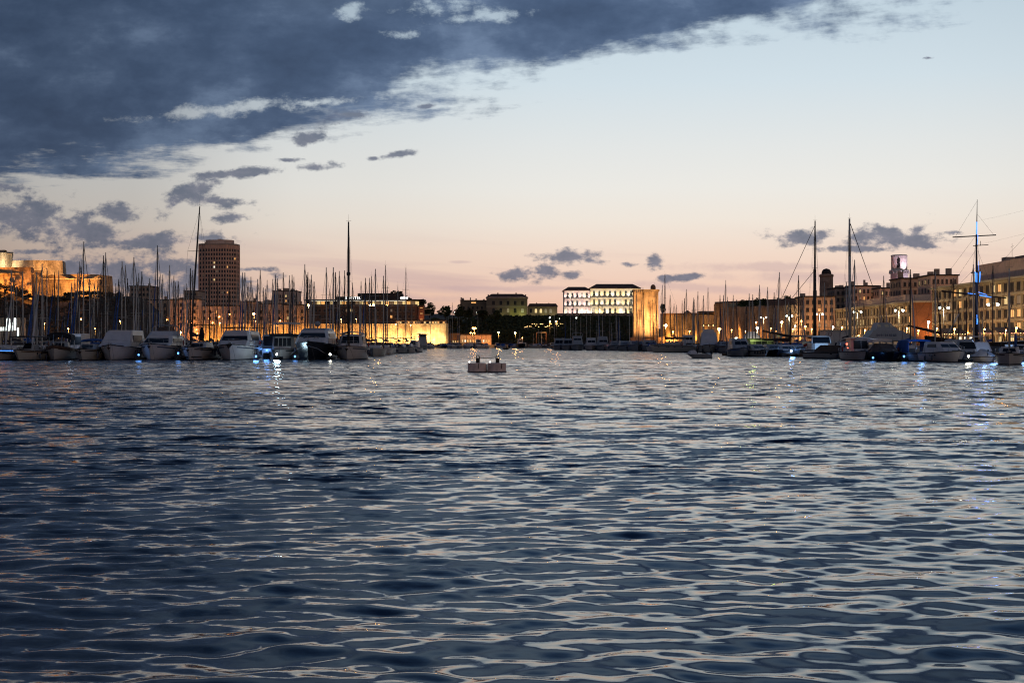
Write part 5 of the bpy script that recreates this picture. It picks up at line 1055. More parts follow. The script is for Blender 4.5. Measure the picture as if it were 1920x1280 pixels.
k6 = boat('cabin_boat', 'cabin boat flooded with blue light, tall framed windscreen', 'boat', 1537, 186, 8, 0, GR)
rs = hull_parts(k6, 8, 3.0, 1.3, 1.2, 'gel', power=4.5); tier(k6, 'cabin', 'gel', 1.1, 2.2, 1.3, 1.25, -2.4, -2.3, 2); MB().path([(-1.3, -2.2, 2.2), (-1.22, -1.8, 3.25), (1.22, -1.8, 3.25), (1.3, -2.2, 2.2)], .07, 6).build('windscreen_frame', M['gel'], k6); shield(k6, 'windshield', 2.2, 3.25, 1.25, 1.2, -2.15, -1.75, .05, .95, cut=.06); canopy(k6, 3.32, 1.25, -1.8, 1.8, 'gel', None, .12, .06); fenders(k6, rs, [11], (0,))
point(k6, (-.6, -5.0, 1.5), 380, (.25, .55, 1.0)); point(k6, (.4, -3.4, 2.9), 14, (.2, .5, 1.0))
k7 = boat('motorboat', 'brown covered low boat in front of the blue lit cabin boat', 'boat', 1566, 172, 9, R(60), GR); k7.location = (X(1572, 176), 177, 0)
rs = hull_parts(k7, 8, 2.6, 1.15, .95, 'gel3', power=3); MB().loft([[(-.9, y, .95), (-.75, y, .95+h_), (.75, y, .95+h_), (.9, y, .95)] for y, h_ in ((-2, .15), (-1, .95), (1.8, 1.0), (2.6, .3))], True).build('tarpaulin', M['browncanvas'], k7)
k8 = small_cruiser('grey runabout with wrapped windscreen between brown cover and wheelhouse boat', 1594, 172, 2.6, 7, 'gel3', 2.3, 1.15, (1.6, 2.1), None, R(-10), GR, 2.4)
k9 = boat('wheelhouse_boat', 'boat with pale blue wheelhouse and two square dark panes', 'boat', 1629, 152, 8, 0, GR); k9.location.y = 160
rs = hull_parts(k9, 8, 2.9, 1.25, 1.1, 'gel', power=4); tier(k9, 'wheelhouse', 'gel', 1.1, 2.8, 1.05, 1.0, -1.8, -1.6, 1.4); shield(k9, 'window', 1.1, 2.8, 1.05, 1.0, -1.8, -1.6, .22, .85, panes=2, cut=.15); canopy(k9, 2.92, 1.15, -2.0, 1.6, 'gel', None, .12, .06)
MB().box(-.5, 1.5, -3.3, -2.6, .75, 1.24).build('engine_well', M['tarp'], k9); point(k9, (.9, -6.0, 1.2), 160, (.9, .95, 1.0)); point(k9, (.3, -3.2, 3.2), 10, (.3, .5, 1.0)); MB().ball((-1.6, -1.5, 2.1), .12).ball((-1.55, -1.7, 1.6), .08).build('lamp', E['redl'], k9)
k10 = boat('motorboat', 'dark hulled launch under a brown tarpaulin tent', 'boat', 1664, 150, 8, 0, GR)
rs = hull_parts(k10, 8, 3.2, 1.2, 1.1, 'navy', 'navy', power=2.6, deck='browncanvas'); MB().loft([[(-1.35*f, y, 1.12), (-.8*f, y, 1.12+h_), (.8*f, y, 1.12+h_), (1.35*f, y, 1.12)] for y, h_, f in ((-3.4, .1, .5), (-1.6, .45, .9), (-.6, 1.0, .9), (1.8, 1.05, .95), (3.2, .4, 1))], True).build('tarpaulin', M['browncanvas'], k10)
canopy(k10, 2.7, 1.1, 1.0, 3.4, 'gel', 1.3, .4, .1)
k11 = boat('motorboat', 'open boat with bright blue canvas canopy and white engine cover', 'boat', 1722, 148, 8, 0, GR)
rs = hull_parts(k11, 8, 3.1, 1.15, 1.0, 'gel3', power=4); canopy(k11, 2.55, 1.25, -1.5, 2.4, 'bluecanvas', 1.0, .25, .15)
for s in (-1, 1): MB().box(s*1.22-.04, s*1.22+.04, -1.5, 2.4, 1.05, 2.45).build('canopy_side', M['bluecanvas'], k11)
MB().lathe([(.25, 0), (.36, .15), (.36, .55), (.25, .8), (.05, .88)], 10, (1.0, -2.9, 1.0)).build('engine_cover', M['gel'], k11); MB().box(-.4, 1.6, -3.9, -3.5, .55, .75).build('swim_step', M['tarp'], k11); point(k11, (.8, -4.8, 1.4), 14, (1.0, .95, .75)); point(k11, (-.2, -3.4, 2.3), 60, (.2, .45, 1.0))
k12 = small_cruiser('rounded white sport cruiser left of the glaring white lamp', 1778, 141, 3.2, 8, 'gel', 2.3, 1.35, (1.7, 2.1), None, R(6), GR, None)
k13 = boat('cabin_boat', 'boat with dark domed windshield behind the glaring white lamp', 'boat', 1813, 152, 8, 0, GR)
rs = hull_parts(k13, 8, 2.7, 1.1, 1.0, 'gel', power=4); tier(k13, 'cabin', 'gel3', 1.0, 2.6, 1.15, .9, -1.6, -1.0, 1.8); shield(k13, 'windshield', 1.0, 2.6, 1.15, .9, -1.6, -1.0, .3, .85, cut=.12)
k14 = boat('motorboat', 'white boat under pale blue tilt cover right of the glaring lamp', 'boat', 1837, 158, 8, 0, GR)
rs = hull_parts(k14, 8, 2.8, 1.2, 1.1, 'gel', power=4); tier(k14, 'tilt_cover', 'tarp', 1.1, 2.3, 1.2, .95, -2.6, -1.8, 2.6); MB().path([(-1.25, 0, 2.0), (-1.1, .3, 3.1), (1.1, .3, 3.1), (1.25, 0, 2.0)], .07, 6).build('roll_bar', M['gel'], k14)
point(k14, (-.4, -4.6, 2.6), 80, (.3, .55, 1.0)); point(k14, (-1.6, -4.8, 1.0), 40, (1.0, .97, .8))
k15 = boat('dinghy', 'small boat under a blue white cover with dark stripe', 'boat', 1849, 139, 5, 0, GR); k15.location.y = 141
rs = hull_parts(k15, 5, 1.9, .75, .65, 'gel', power=2.6); MB().loft([[(-.85*f, y, .68), (-.2, y, .68+h_), (.2, y, .68+h_), (.85*f, y, .68)] for y, h_, f in ((-2.3, .1, .3), (-1, .5, .8), (1, .85, 1), (2.4, .4, .95))], True).build('cover', M['tarp'], k15); MB().add([(-.6, -2.2, .85), (.3, .2, 1.50), (.42, .2, 1.46), (-.5, -2.3, .78)], [(0, 1, 2, 3)]).build('stripe', M['canvas'], k15); point(k15, (-.4, -3.6, 1.2), 80, (.15, .42, 1.0))
k16 = boat('sailing_yacht', 'pale sailing boat with leaning dark mast at the far right edge', 'boat', 1900, 124, 7.5, R(-20), GR)
rs = hull_parts(k16, 7.5, 2.7, 1.25, 1.0, 'gel', power=2.6); tier(k16, 'coachroof', 'gel', 1.1, 1.75, .95, .8, -1.6, -1.0, 1.9); shield(k16, 'window', 1.1, 1.75, .95, .8, -1.6, -1.0, .3, .85)
cross_mast(k16, 1.4, Z(473, 126), .0, -1.0, .09, 'alu', ((.5, .7),), 1.0, (0, -3.6, 1.3), (0, 3.6, 1.1), (2.1, 2.8), 'bluecanvas', 0.0); pulpit(k16, rs, .55, .5)
MB().tube((-.9, -.6, 1.2), (.35, -.6, Z(540, 126)), .05, .04).build('spinnaker_pole', M['mastdark'], k16); MB().tube((.55, -1.0, 1.8), (.55, -1.0, 3.2), .12, .10, 8).build('furled_sail', M['bluecanvas'], k16)
k17 = boat('motorboat', 'boat with pale arch cut off by the right edge', 'boat', 1918, 150, 8, 0, GR)
rs = hull_parts(k17, 8, 2.8, 1.2, 1.1, 'gel', power=4); tier(k17, 'cabin', 'gel', 1.1, 2.0, 1.1, .95, -1.6, -1.0, 1.8); shield(k17, 'windshield', 1.1, 2.0, 1.1, .95, -1.6, -1.0, .3, .9); MB().path([(-1.0, .4, 1.8), (-.9, .5, 3.0), (.9, .5, 3.0), (1.0, .4, 1.8)], .06, 6).build('roll_bar', M['gel'], k17); point(k17, (-1.2, -4.6, 1.4), 60, (.2, .45, 1.0))

# --- tour boats behind the right row
tb1 = empty('tour_boat', 'white tour boat with raked wheelhouse and dark lettering on its upper side', 'boat', (X(1683, 215), 217, 0)); q = 215/F
MB().loft([[(-4.6, 0, -.3), (4.2, 0, -.3), (4.2, 5, -.3), (-4.6, 5, -.3)], [(-4.8, 0, 1.6), (5.0, 0, 1.6), (5.0, 5, 1.6), (-4.8, 5, 1.6)]]).build('hull', M['gel3'], tb1)
MB().loft([[(-4.2, .3, 2.35), (4.2, .3, 2.35), (4.2, 4.7, 2.35), (-4.2, 4.7, 2.35)], [(-3.0, .5, 3.9), (1.2, .5, 3.9), (1.2, 4.5, 3.9), (-3.0, 4.5, 3.9)]]).build('upper_deck', M['gel3'], tb1)
MB().box(-4.0, 3.6, .9, 4.1, 1.6, 2.349).build('saloon', M['gel3'], tb1)
for i in range(7): MB().box(-3.8+1.0*i, -3.1+1.0*i, .86, .899, 1.75, 2.2).build('saloon_window', E['winD'] if i < 5 else E['winO'], tb1)
MB().loft([[(-2.6, .8, 3.901), (.9, .8, 3.901), (.9, 4.2, 3.901), (-2.6, 4.2, 3.901)], [(-2.1, 1.0, 5.1), (-.4, 1.0, 5.1), (-.4, 4.0, 5.1), (-2.1, 4.0, 5.1)]]).build('wheelhouse', M['gel3'], tb1)
for i, (a, b_) in enumerate([(-2.2, -1.6), (-1.1, -.4), (-.3, .3)]): MB().add([(a, .85, 4.1), (b_, .85, 4.1), (b_-.25, .93, 4.8), (a-.1, .93, 4.8), (a, .95, 4.1), (b_, .95, 4.1), (b_-.25, 1.03, 4.8), (a-.1, 1.03, 4.8)], [(0, 1, 2, 3), (4, 7, 6, 5), (0, 4, 5, 1), (2, 6, 7, 3), (1, 5, 6, 2), (3, 7, 4, 0)]).build('wheelhouse_window', M['slab'], tb1)
lettering('lettering', '04 91 54 50 50', .50, .01, M['ink'], tb1, (-2.6, .33, 3.0), (R(86), 0, 0))
tb2 = empty('tour_boat', 'flat white harbour ferry with round emblem behind the blue lit cabin boat', 'boat', (X(1572, 232), 234, 0))
MB().loft([[(-9, 0, -.3), (4, 0, -.3), (4, 5, -.3), (-9, 5, -.3)], [(-9.6, 0, 1.5), (4.6, 0, 1.5), (4.6, 5, 1.5), (-9.6, 5, 1.5)]]).build('hull', M['gel3'], tb2)
MB().box(-1.6, 2.4, .3, 4.5, 1.5, 4.0).build('superstructure', M['gel'], tb2); MB().box(-9, -1.62, .6, 4.5, 3.0, 3.25).build('sun_roof', M['gel3'], tb2)
for i in range(6): MB().tube((-8.8+1.4*i, .7, 1.5), (-8.8+1.4*i, .7, 3.0), .04).build('roof_post', M['steel'], tb2)
MB().loft([[(-.85+r_*math.cos(t), .28, 3.45+r_*math.sin(t)) for t in [2*math.pi*i/20 for i in range(20)]] for r_ in (.26, .33)], False).build('emblem', M['paintred'], tb2)
MB().box(-1.8, 2.6, .1, 4.7, 4.003, 4.15).build('roof', M['slab'], tb2)

# --- square-rigged ship with blue lights
ship = empty('tall_ship', 'dark wooden tall ship with blue lit mast and crossed yards', 'ship', (X(1831, 236), 236, 0))
def sx(px): return X(px, 236)-X(1831, 236)
hr = []
for i in range(13):
    t = i/12; x_ = sx(1735) + t*24; wd = 3.2*math.sin(min(1, (t+.06)*2.2)*math.pi/2); sh_ = 3.2 - 2.0*min(1, t*3.0)*.55 + max(0, t-.5)*1.6
    hr.append([(x_, -wd, sh_), (x_+.6*(1-t), -wd*.8, .1), (x_+1.0*(1-t), 0, -.9), (x_+.6*(1-t), wd*.8, .1), (x_, wd, sh_)])
MB().loft(hr, False, 0, True, False).add(hr[-1], [(0, 1, 2, 3, 4)]).build('hull', M['hullwood'], ship)
MB().loft([[r[0], r[4]] for r in hr], False, 0, False, False).build('deck', M['wood'], ship)
MB().tube((sx(1702), 0, Z(610, 236)), (sx(1765), 0, Z(625, 236)), .13, .26, 8).build('bowsprit', M['hullwood'], ship)
zt = lambda py: Z(py, 236)
MB().tube((0, 0, 1.2), (-.02, 0, zt(512)), .34, .26, 10).build('lower_mast', M['mastdark'], ship)
MB().tube((0, -.1, zt(530)), (-.05, -.1, zt(440)), .2, .13, 8).build('topmast', M['mastdark'], ship)
MB().tube((-.02, -.1, zt(444)), (.10, -.1, zt(374)), .11, .04, 8).build('topgallant_mast', M['mastdark'], ship)
MB().tube((sx(1785), -.4, zt(445)), (sx(1866), -.4, zt(441)), .09, .09, 8).build('yard', M['mastdark'], ship)
MB().tube((sx(1764), -.5, zt(546)), (sx(1885), -.5, zt(559)), .14, .11, 8).build('yard', M['mastdark'], ship)
MB().tube((-.6, -.2, zt(461)), (1.9, -.2, zt(459)), .06).tube((.6, -.2, zt(461)), (.6, -.2, zt(452)), .04).build('crosstree', M['mastdark'], ship)
MB().box(-.75, .75, -.6, .6, zt(512), zt(510)).build('fighting_top', M['mastdark'], ship)
rgm = MB()
for dxs in (-3.4, -2.6, -1.8, 1.8, 2.6, 3.4): rgm.tube((dxs, 1.0 if dxs > 0 else -1.0, 2.4), (0, 0, zt(514)), .03, .02, 4)
for dxs in (-1.0, 1.0): rgm.tube((dxs*.7, 0, zt(512)), (0, -.1, zt(440)), .025, .02, 4)
rgm.tube((sx(1704), 0, zt(609)), (0, -.1, zt(440)), .025, .02, 4).tube((sx(1720), 0, zt(614)), (0, 0, zt(500)), .03, .02, 4).tube((0, -.1, zt(378)), (sx(1790), -.4, zt(444)), .018, .018, 3).tube((0, -.1, zt(400)), (sx(1862), -.4, zt(441)), .018, .018, 3)
rgm.tube((0, -.1, zt(415)), (sx(1960), 6, zt(385)), .009, .009, 3).tube((0, -.1, zt(460)), (sx(1980), 6, zt(425)), .009, .009, 3).tube((.2, 0, zt(470)), (sx(1866), -.4, zt(560)), .02, .02, 3).tube((-.2, 0, zt(470)), (sx(1775), -.4, zt(547)), .02, .02, 3).tube((sx(1870), 0, zt(500)), (sx(1960), 5, zt(420)), .02, .02, 3)
rgm.build('standing_rigging', M['rope'], ship)
for (x0, y0, x1, y1, r_) in [(1828.8, 417, 1828.8, 440, .10), (1831, 441, 1830, 459, .05), (1826, 510, 1827, 529, .09), (1829, 512, 1829, 530, .06), (1835, 510, 1834, 529, .09), (1831, 597, 1829, 608, .10), (1829, 590, 1829, 608, .05), (1812, 550, 1826, 551.5, .06), (1834, 553.5, 1856, 557.5, .08), (1832, 548, 1848, 553, .05), (1832, 490, 1832.5, 508, .03)]:
    MB().tube((sx(x0), -.75, zt(y0)), (sx(x1), -.75, zt(y1)), r_, r_*.7, 6).build('blue_light_strip', E['bluestrip'], ship)
for py, wt in ((560, 90), (600, 110), (520, 90), (430, 35)): point(ship, (.5, -2.2, zt(py)), wt, (.10, .25, 1.0))
MB().tube((sx(1770), .6, 2.0), (sx(1800), .6, zt(588)), .12, .10, 6).build('derrick', M['slab'], ship)
# big yacht masts in front of the apartments
for px, top, Y, lab, m_, r_, st_l in [(1525, 415, 232, 'black hulled yacht with very tall dark mast and long forestay', 'mastdark', .17, (-5.4, 560)), (1591, 411, 226, 'yacht with the thick grey mast in front of the apartments', 'alu', .24, (3.5, 536))]:
    p = empty('sailing_yacht', lab, 'boat', (X(px, Y), Y, 0), 0); rs = hull_parts(p, 15, 4.2, 1.7, 1.4, 'navy' if px < 1550 else 'gel3', power=2.5)
    tier(p, 'coachroof', 'gel3', 1.5, 2.2, 1.3, 1.1, -3, -2, 3); zt_ = Z(top, Y)
    cross_mast(p, 1.7, zt_, 0, -1, r_, m_, ((.5, .7),) if px > 1550 else ((.62, .4),), 1.7, (0, -7, 1.7), (0, 7, 1.5), (2.7, 5.5), 'sailcover', .004 if px < 1550 else -.004)
    e = st_l[0]; MB().tube((0, -1.2, zt_-.8), (e, -1.2, Z(st_l[1], Y)), .045 if px < 1550 else .06, .045, 5).build('running_stay', M['mastdark'], p)
    if px < 1550: MB().tube((0, -1.2, Z(507, Y)), (-3.8, -1.2, Z(560, Y)), .04, .04, 5).tube((-.02, -1.2, 1.8), (-.02, -1.2, Z(505, Y)), .30, .24, 8).build('lower_mast', M['mastdark'], p)
    if px < 1550: MB().tube((X(1418, Y)-X(px, Y), -6, Z(621, Y)), (X(1475, Y)-X(px, Y), -4, Z(631, Y)), .12, .2, 8).build('bowsprit', M['hullwood'], p)
# dark gaffer between
p = empty('wooden_boat', 'dark wooden gaff boat with furled brown sail behind the blazing blue lamp', 'boat', (X(1470, 228), 228, 0), R(70))
rs = hull_parts(p, 9, 3.0, 1.6, 1.3, 'hullwood', 'boot', 'wood', 'wood'); cross_mast(p, 1.5, Z(553, 228), 0, -1, .12, 'mastdark', (), 1.2, (0, -4.4, 1.6), (0, 4.4, 1.4), (2.3, 4.5), 'sailcover', 0, False)
# --- mooring buoys
YB = 93.0
for s, (pa, lab) in enumerate([(894.5, 'left drum shaped pink white mooring buoy with iron shackle'), (931.5, 'right drum shaped pink white mooring buoy with iron shackle')]):
    o = empty('mooring_buoy', lab, 'buoy', (X(pa, YB), YB, 0), R(20*s), 'mooring buoys'); r_ = 18.0/F*YB
    MB().lathe([(r_*.9, -.4), (r_*1.0, -.3), (r_*1.01, .04), (r_*.985, .06), (r_*.97, .30), (r_*.98, .52), (r_*.94, .56), (r_*.3, .58)], 28, (0, 0, 0)).build('drum', M['buoy'], o)
    MB().lathe([(r_*1.02, -.1), (r_*1.025, .03), (r_*1.0, .035)], 28).build('waterline_growth', M['boot'], o)
    po = MB().lathe([(.13, .56), (.13, .88), (.10, .90)], 12, (.05, 0, 0)).build('post', M['rust'], o)
    MB().path([(.05+.11*math.cos(t), 0, .93+.14*math.sin(t)*1.0) for t in [math.pi*i/8 for i in range(9)]], .028, 6).tube((.16, 0, .84), (.16, 0, .94), .028).tube((-.06, 0, .84), (-.06, 0, .94), .028).build('shackle', M['rust'], po)
    MB().ball((-r_*.8, -.1, .64), .055, 8, 5).build('lamp', E['sign'], o)
    MB().box(.1, .13, -r_*1.0-.01, -r_*.95, .2, .54).build('seam', M['rust'], o)
rp = MB().path([(X(898, YB), YB, .92), (X(905, YB), YB, .88), (X(914, YB), YB, .89), (X(922, YB), YB, .91), (X(930, YB), YB, .95)], .017, 5).tube((X(905, YB), YB, .97), (X(908, YB), YB, .88), .01).build('mooring_rope', M['rope'])
tag(rp, 'dark rope strung between the two buoy shackles', 'rope')
MB().tube((X(913, YB), YB-.15, -.1), (X(913, YB), YB-.15, .45), .03, .03, 6).build('fender_chain', M['steel']); tag(bpy.data.objects['fender_chain'], 'pale chain hanging in the gap between the two buoys', 'chain')
# --- people and small craft under way
def person(label, loc, rz, seat=.45, h=1.0):
    o = empty('person', label, 'person', loc, rz)
    vs = [(0, 0, .0), (0, .02, .28), (0, .03, .48), (0, .02, .58), (0, .0, .66), (-.19, .02, .46), (-.26, -.06, .20), (-.18, -.26, .10), (.19, .02, .46), (.26, -.06, .20), (.18, -.26, .10), (-.10, -.02, -.02), (-.13, -.42, .02), (-.13, -.44, -.40), (.10, -.02, -.02), (.13, -.42, .02), (.13, -.44, -.40), (-.13, -.56, -.43), (.13, -.56, -.43)]
    es = [(0, 1), (1, 2), (2, 3), (3, 4), (2, 5), (5, 6), (6, 7), (2, 8), (8, 9), (9, 10), (0, 11), (11, 12), (12, 13), (0, 14), (14, 15), (15, 16), (13, 17), (16, 18)]
    rad = [.15, .15, .15, .055, .05, .06, .045, .035, .06, .045, .035, .09, .07, .05, .09, .07, .05, .04, .04]
    me = bpy.data.meshes.new('body'); me.from_pydata(vs, es, []); b_ = link('body', me, o); me.materials.append(M['cloth'])
    b_.modifiers.new('skin', 'SKIN'); 
    for i, v in enumerate(me.skin_vertices[0].data): v.radius = (rad[i], rad[i]*.85); v.use_root = (i == 0)
    b_.modifiers.new('sub', 'SUBSURF').render_levels = 1
    MB().lathe([(.01, -.125), (.05, -.11), (.075, -.05), (.085, .02), (.075, .08), (.04, .12), (.005, .13)], 10, (0, -.01, .76)).tube((0, -.10, .73), (0, -.085, .77), .016, .010, 5).build('head', M['skin'], o)
    MB().lathe([(.088, .0), (.09, .05), (.075, .10), (.03, .135), (.005, .14)], 10, (0, .012, .76)).build('hair', M['hair'], o)
tn = empty('motor_launch', 'small open launch under way with seated people before the middle row', 'boat', (X(1310, 184), 184, 0), R(-84))
rs = hull_parts(tn, 3.3, 1.45, .62, .5, 'gel3', 'boot', 'tarp', 'teak', power=2.4, draft=.2)
MB().loft([[(-.5*f, y, .55), (-.3*f, y, .55+h_), (.3*f, y, .55+h_), (.5*f, y, .55)] for y, h_, f in ((-1.5, .1, .3), (-1.1, .42, .9), (-.55, .50, 1), (-.3, .2, 1))], True).build('spray_cover', M['tarp'], tn)
MB().box(-.55, .55, -.1, .3, .35, .55).box(-.55, .55, .75, 1.1, .35, .55).build('thwart', M['wood'], tn); MB().lathe([(.10, 0), (.14, .1), (.14, .3), (.07, .42)], 8, (0, 1.72, .55)).tube((0, 1.72, .6), (0, 1.78, -.3), .05).build('outboard_motor', M['black'], tn)
MB().tube((.2, -.5, .6), (.2, -.5, 2.25), .03, .02).build('pole', M['alu'], tn)
person('person in dark clothes seated forward in the small launch', (X(1308, 184), 184.1, .66), R(-84)); person('person in dark clothes seated aft in the small launch', (X(1318, 184), 184.1, .66), R(96))
sk = empty('skiff', 'tiny dark skiff in midwater far left of the hillside terrace lights', 'boat', (X(950, 480), 480, 0), R(80)); hull_parts(sk, 2.6, 1.2, .6, .5, 'hullwood', 'boot', 'wood', 'wood', draft=.2); person('person in dark clothes sitting in the far skiff', (X(949, 480), 480, .55), R(90)); MB().tube((0, .1, .5), (0, .1, 3.2), .05, .03).build('pole', M['mastdark'], sk)
# --- small craft along the far quay
rg = random.Random(31)
FARN = ['grey hulled', 'white hulled', 'dark hulled', 'cream hulled']
lst = sorted([rg.uniform(800, 1046) for _ in range(46)])
hb4 = []
for m in ('gel3', 'gel', 'navy', 'gel2'):
    q = MB(); rs = hull_rings(7, 2.5, 1.1, .9, .8, 3, n=7); q.loft(rs, False, 0, True, False).add(rs[0], [tuple(range(9))]); q.loft([[r[0], r[8]] for r in rs], False, 0, False, False); hb4.append(q.mesh('hull', M[m]))
cb4 = [MB().box(-.9, .9, -1.2, 1.6, .9, h_, 0, .2, .35).box(-.7, .7, -1.05, -.95, 1.3, h_-.2, 1).mesh('cabin', [M[m], M['dkglass']]) for m, h_ in (('gel3', 2.1), ('gel', 2.4), ('tarp', 1.9), ('browncanvas', 1.8), ('bluecanvas', 2.0))]
for i, px in enumerate(lst):
    Y = float(np.interp(px, [800, 900, 1046], [630, 672, 640])) + rg.uniform(-14, 14); k = rg.randrange(4)
    t = empty('small_boat', '%s small boat moored by the far quay, %s from the left' % (FARN[k], ordinal(i+1)), 'boat', (X(px, Y), Y, 0), rg.gauss(0, .25) + (math.pi if rg.random() < .3 else 0), 'small boats by the far quay')
    link('hull', hb4[k], t); link('cabin', rg.choice(cb4), t)
for px, Yq, lab in [(898, 640, 'dark fishing boat left of the first quay lamp'), (977, 640, 'dark fishing boat with red lamps below the second quay lamp')]:
    p = empty('fishing_boat', lab, 'boat', (X(px, Yq), Yq, 0), R(10)); hull_parts(p, 9, 4.2, 2.2, 1.6, 'navy', 'boot', 'tarp', 'wood', power=3); tier(p, 'wheelhouse', 'gel', 1.7, 4.0, 1.2, 1.0, .5, .7, 2.8); shield(p, 'window', 1.7, 4.0, 1.2, 1.0, .5, .7, .5, .85)
    MB().ball((.6, -.2, 4.6), .16).build('lamp', E['sodS'] if px > 950 else E['redl'], p)

for i_, o_ in enumerate([q for q in bpy.data.objects if q.get('group') in (GL, GR, GM)]):
    hull_ = next((c_ for c_ in o_.children if c_.name.startswith('hull') and 'window' not in c_.name), None)
    if hull_ is None: continue
    vs_ = hull_.data.vertices; L_ = max(v.co.y for v in vs_)-min(v.co.y for v in vs_); B_w = max(v.co.x for v in vs_)*2; fb_w = max(v.co.z for v in vs_)
    if o_['group'] == GR: o_.scale = (.96, 1, .86)
    if L_ > 6: dress(o_, L_, B_w, fb_w, fb_w+1.0, 100+i_)
# --- pontoons
def pontoon(label, x0, y0, x1, y1, wd=2.4):
    a, b_ = Vector((x0, y0)), Vector((x1, y1)); d = b_-a; L = d.length
    o = empty('pontoon', label, 'pontoon', (x0, y0, 0), math.atan2(d.y, d.x)); n = int(L/6)
    for i in range(n): MB().box(L*i/n+.1, L*(i+1)/n-.1, -wd/2, wd/2, .30, .44).box(L*i/n+.6, L*(i+1)/n-.6, -wd/2+.2, wd/2-.2, -.3, .295).build('deck_section', M['teak'], o)
pontoon('long timber pontoon behind the left front row', X(-40, 175), 177, X(690, 176), 180)
pontoon('timber pontoon behind the right front row', X(1360, 222), 222, X(1940, 165), 163)
def pedestal(label, px, py, Y, watts, c=(.12, .36, 1.0), em='blue'):
    o = empty('pontoon_lamp', label, 'lamp', (X(px, Y), Y, 0), 0, 'pontoon lamps'); z = max(.35, Z(py, Y))
    MB().box(-.35, .35, -.35, 2.2, -.2, max(.12, z-.28)).build('float', M['rubber'], o)
    MB().tube((0, 0, max(.12, z-.28)), (0, 0, z-.08), .06, .06, 8).build('post', M['steel'], o); MB().ball((0, 0, z), .11, 8, 6).build('lamp_head', E[em], o); point(o, (0, -.05, z+.15), watts*.13, c, .3)
for px, py, Y, wt, lab in [(260, 665, 158, 110, 'blue lamp at the water between the covered cruiser and the flybridge cruiser'), (334, 662, 159, 55, 'blue lamp between the flybridge cruiser and the tall masted yacht'), (480, 668, 157, 420, 'blue lamp by the starboard side of the V marked cruiser'), (553, 668, 157, 60, 'blue lamp at the left side of the navy yacht'),
                           (6, 658, 159, 30, 'blue lamp at the extreme left edge'), (1637, 671, 150, 60, 'blue lamp beside the boat with two square panes'), (1695, 668, 148, 80, 'blue lamp between the tarpaulin launch and the blue canopy boat'), (1517, 671, 184, 60, 'blue lamp left of the blue flooded cabin boat'), (500, 657, 168, 420, 'blue lamp next to the small blue stern boat')]:
    pedestal(lab, px, py, Y+2.0, wt)
pedestal('dazzling white lamp below the brightly lit cabin boat', 519, 664, 162.5, 2200, (.55, .82, 1.0), 'beam'); pedestal('dazzling white lamp low between two boats at right', 1816, 668, 138.5, 330, (1.0, .96, .78), 'beam'); pedestal('small white lamp right of the navy yacht', 619, 664, 158, 14, (.8, .9, 1.0), 'white')

# ------------------------------------------------------------------ street lamps
def lamp(px, py, Y, kind, r, label, ground=1.45, arms=1, watts=1.0, group='quay lamps', aim=(0, .5, 1)):
    z = Z(py, Y); r *= 1.2; o = empty('street_lamp', label, 'street lamp', (X(px, Y), Y, ground), 0, group); h_ = z-ground
    MB().tube((0, .3, -.02), (0, .3, h_+.3), .09, .06, 8).build('pole', M['metal'], o)
    for k in range(arms):
        s = 0 if arms == 1 else (-1 if k == 0 else 1)*(.9 if arms == 2 else .6)
        MB().tube((0, .3, h_+.28), (s, 0, h_+.34), .04, .04, 6).lathe([(.04, r*1.35), (r*.55, r*1.2), (r*.75, r*.85)], 10, (s, 0, h_)).build('lamp_arm', M['metal'], o)
        MB().ball((s, 0, h_), r*1.1, 10, 6).build('bulb', E[kind], o)
    wt = {'sod': 9000, 'sodS': 3500, 'white': 2500, 'cool': 2200}[kind]*(r/.3)*watts
    if wt: spot(o, (0, -.1, h_-r*.9), (aim[0], aim[1], h_-r*.9-aim[2]), wt, {'sod': (1, .45, .12), 'sodS': (1, .42, .10), 'white': (1, .9, .65), 'cool': (1.0, .74, .40)}[kind], 150, .5, .3)
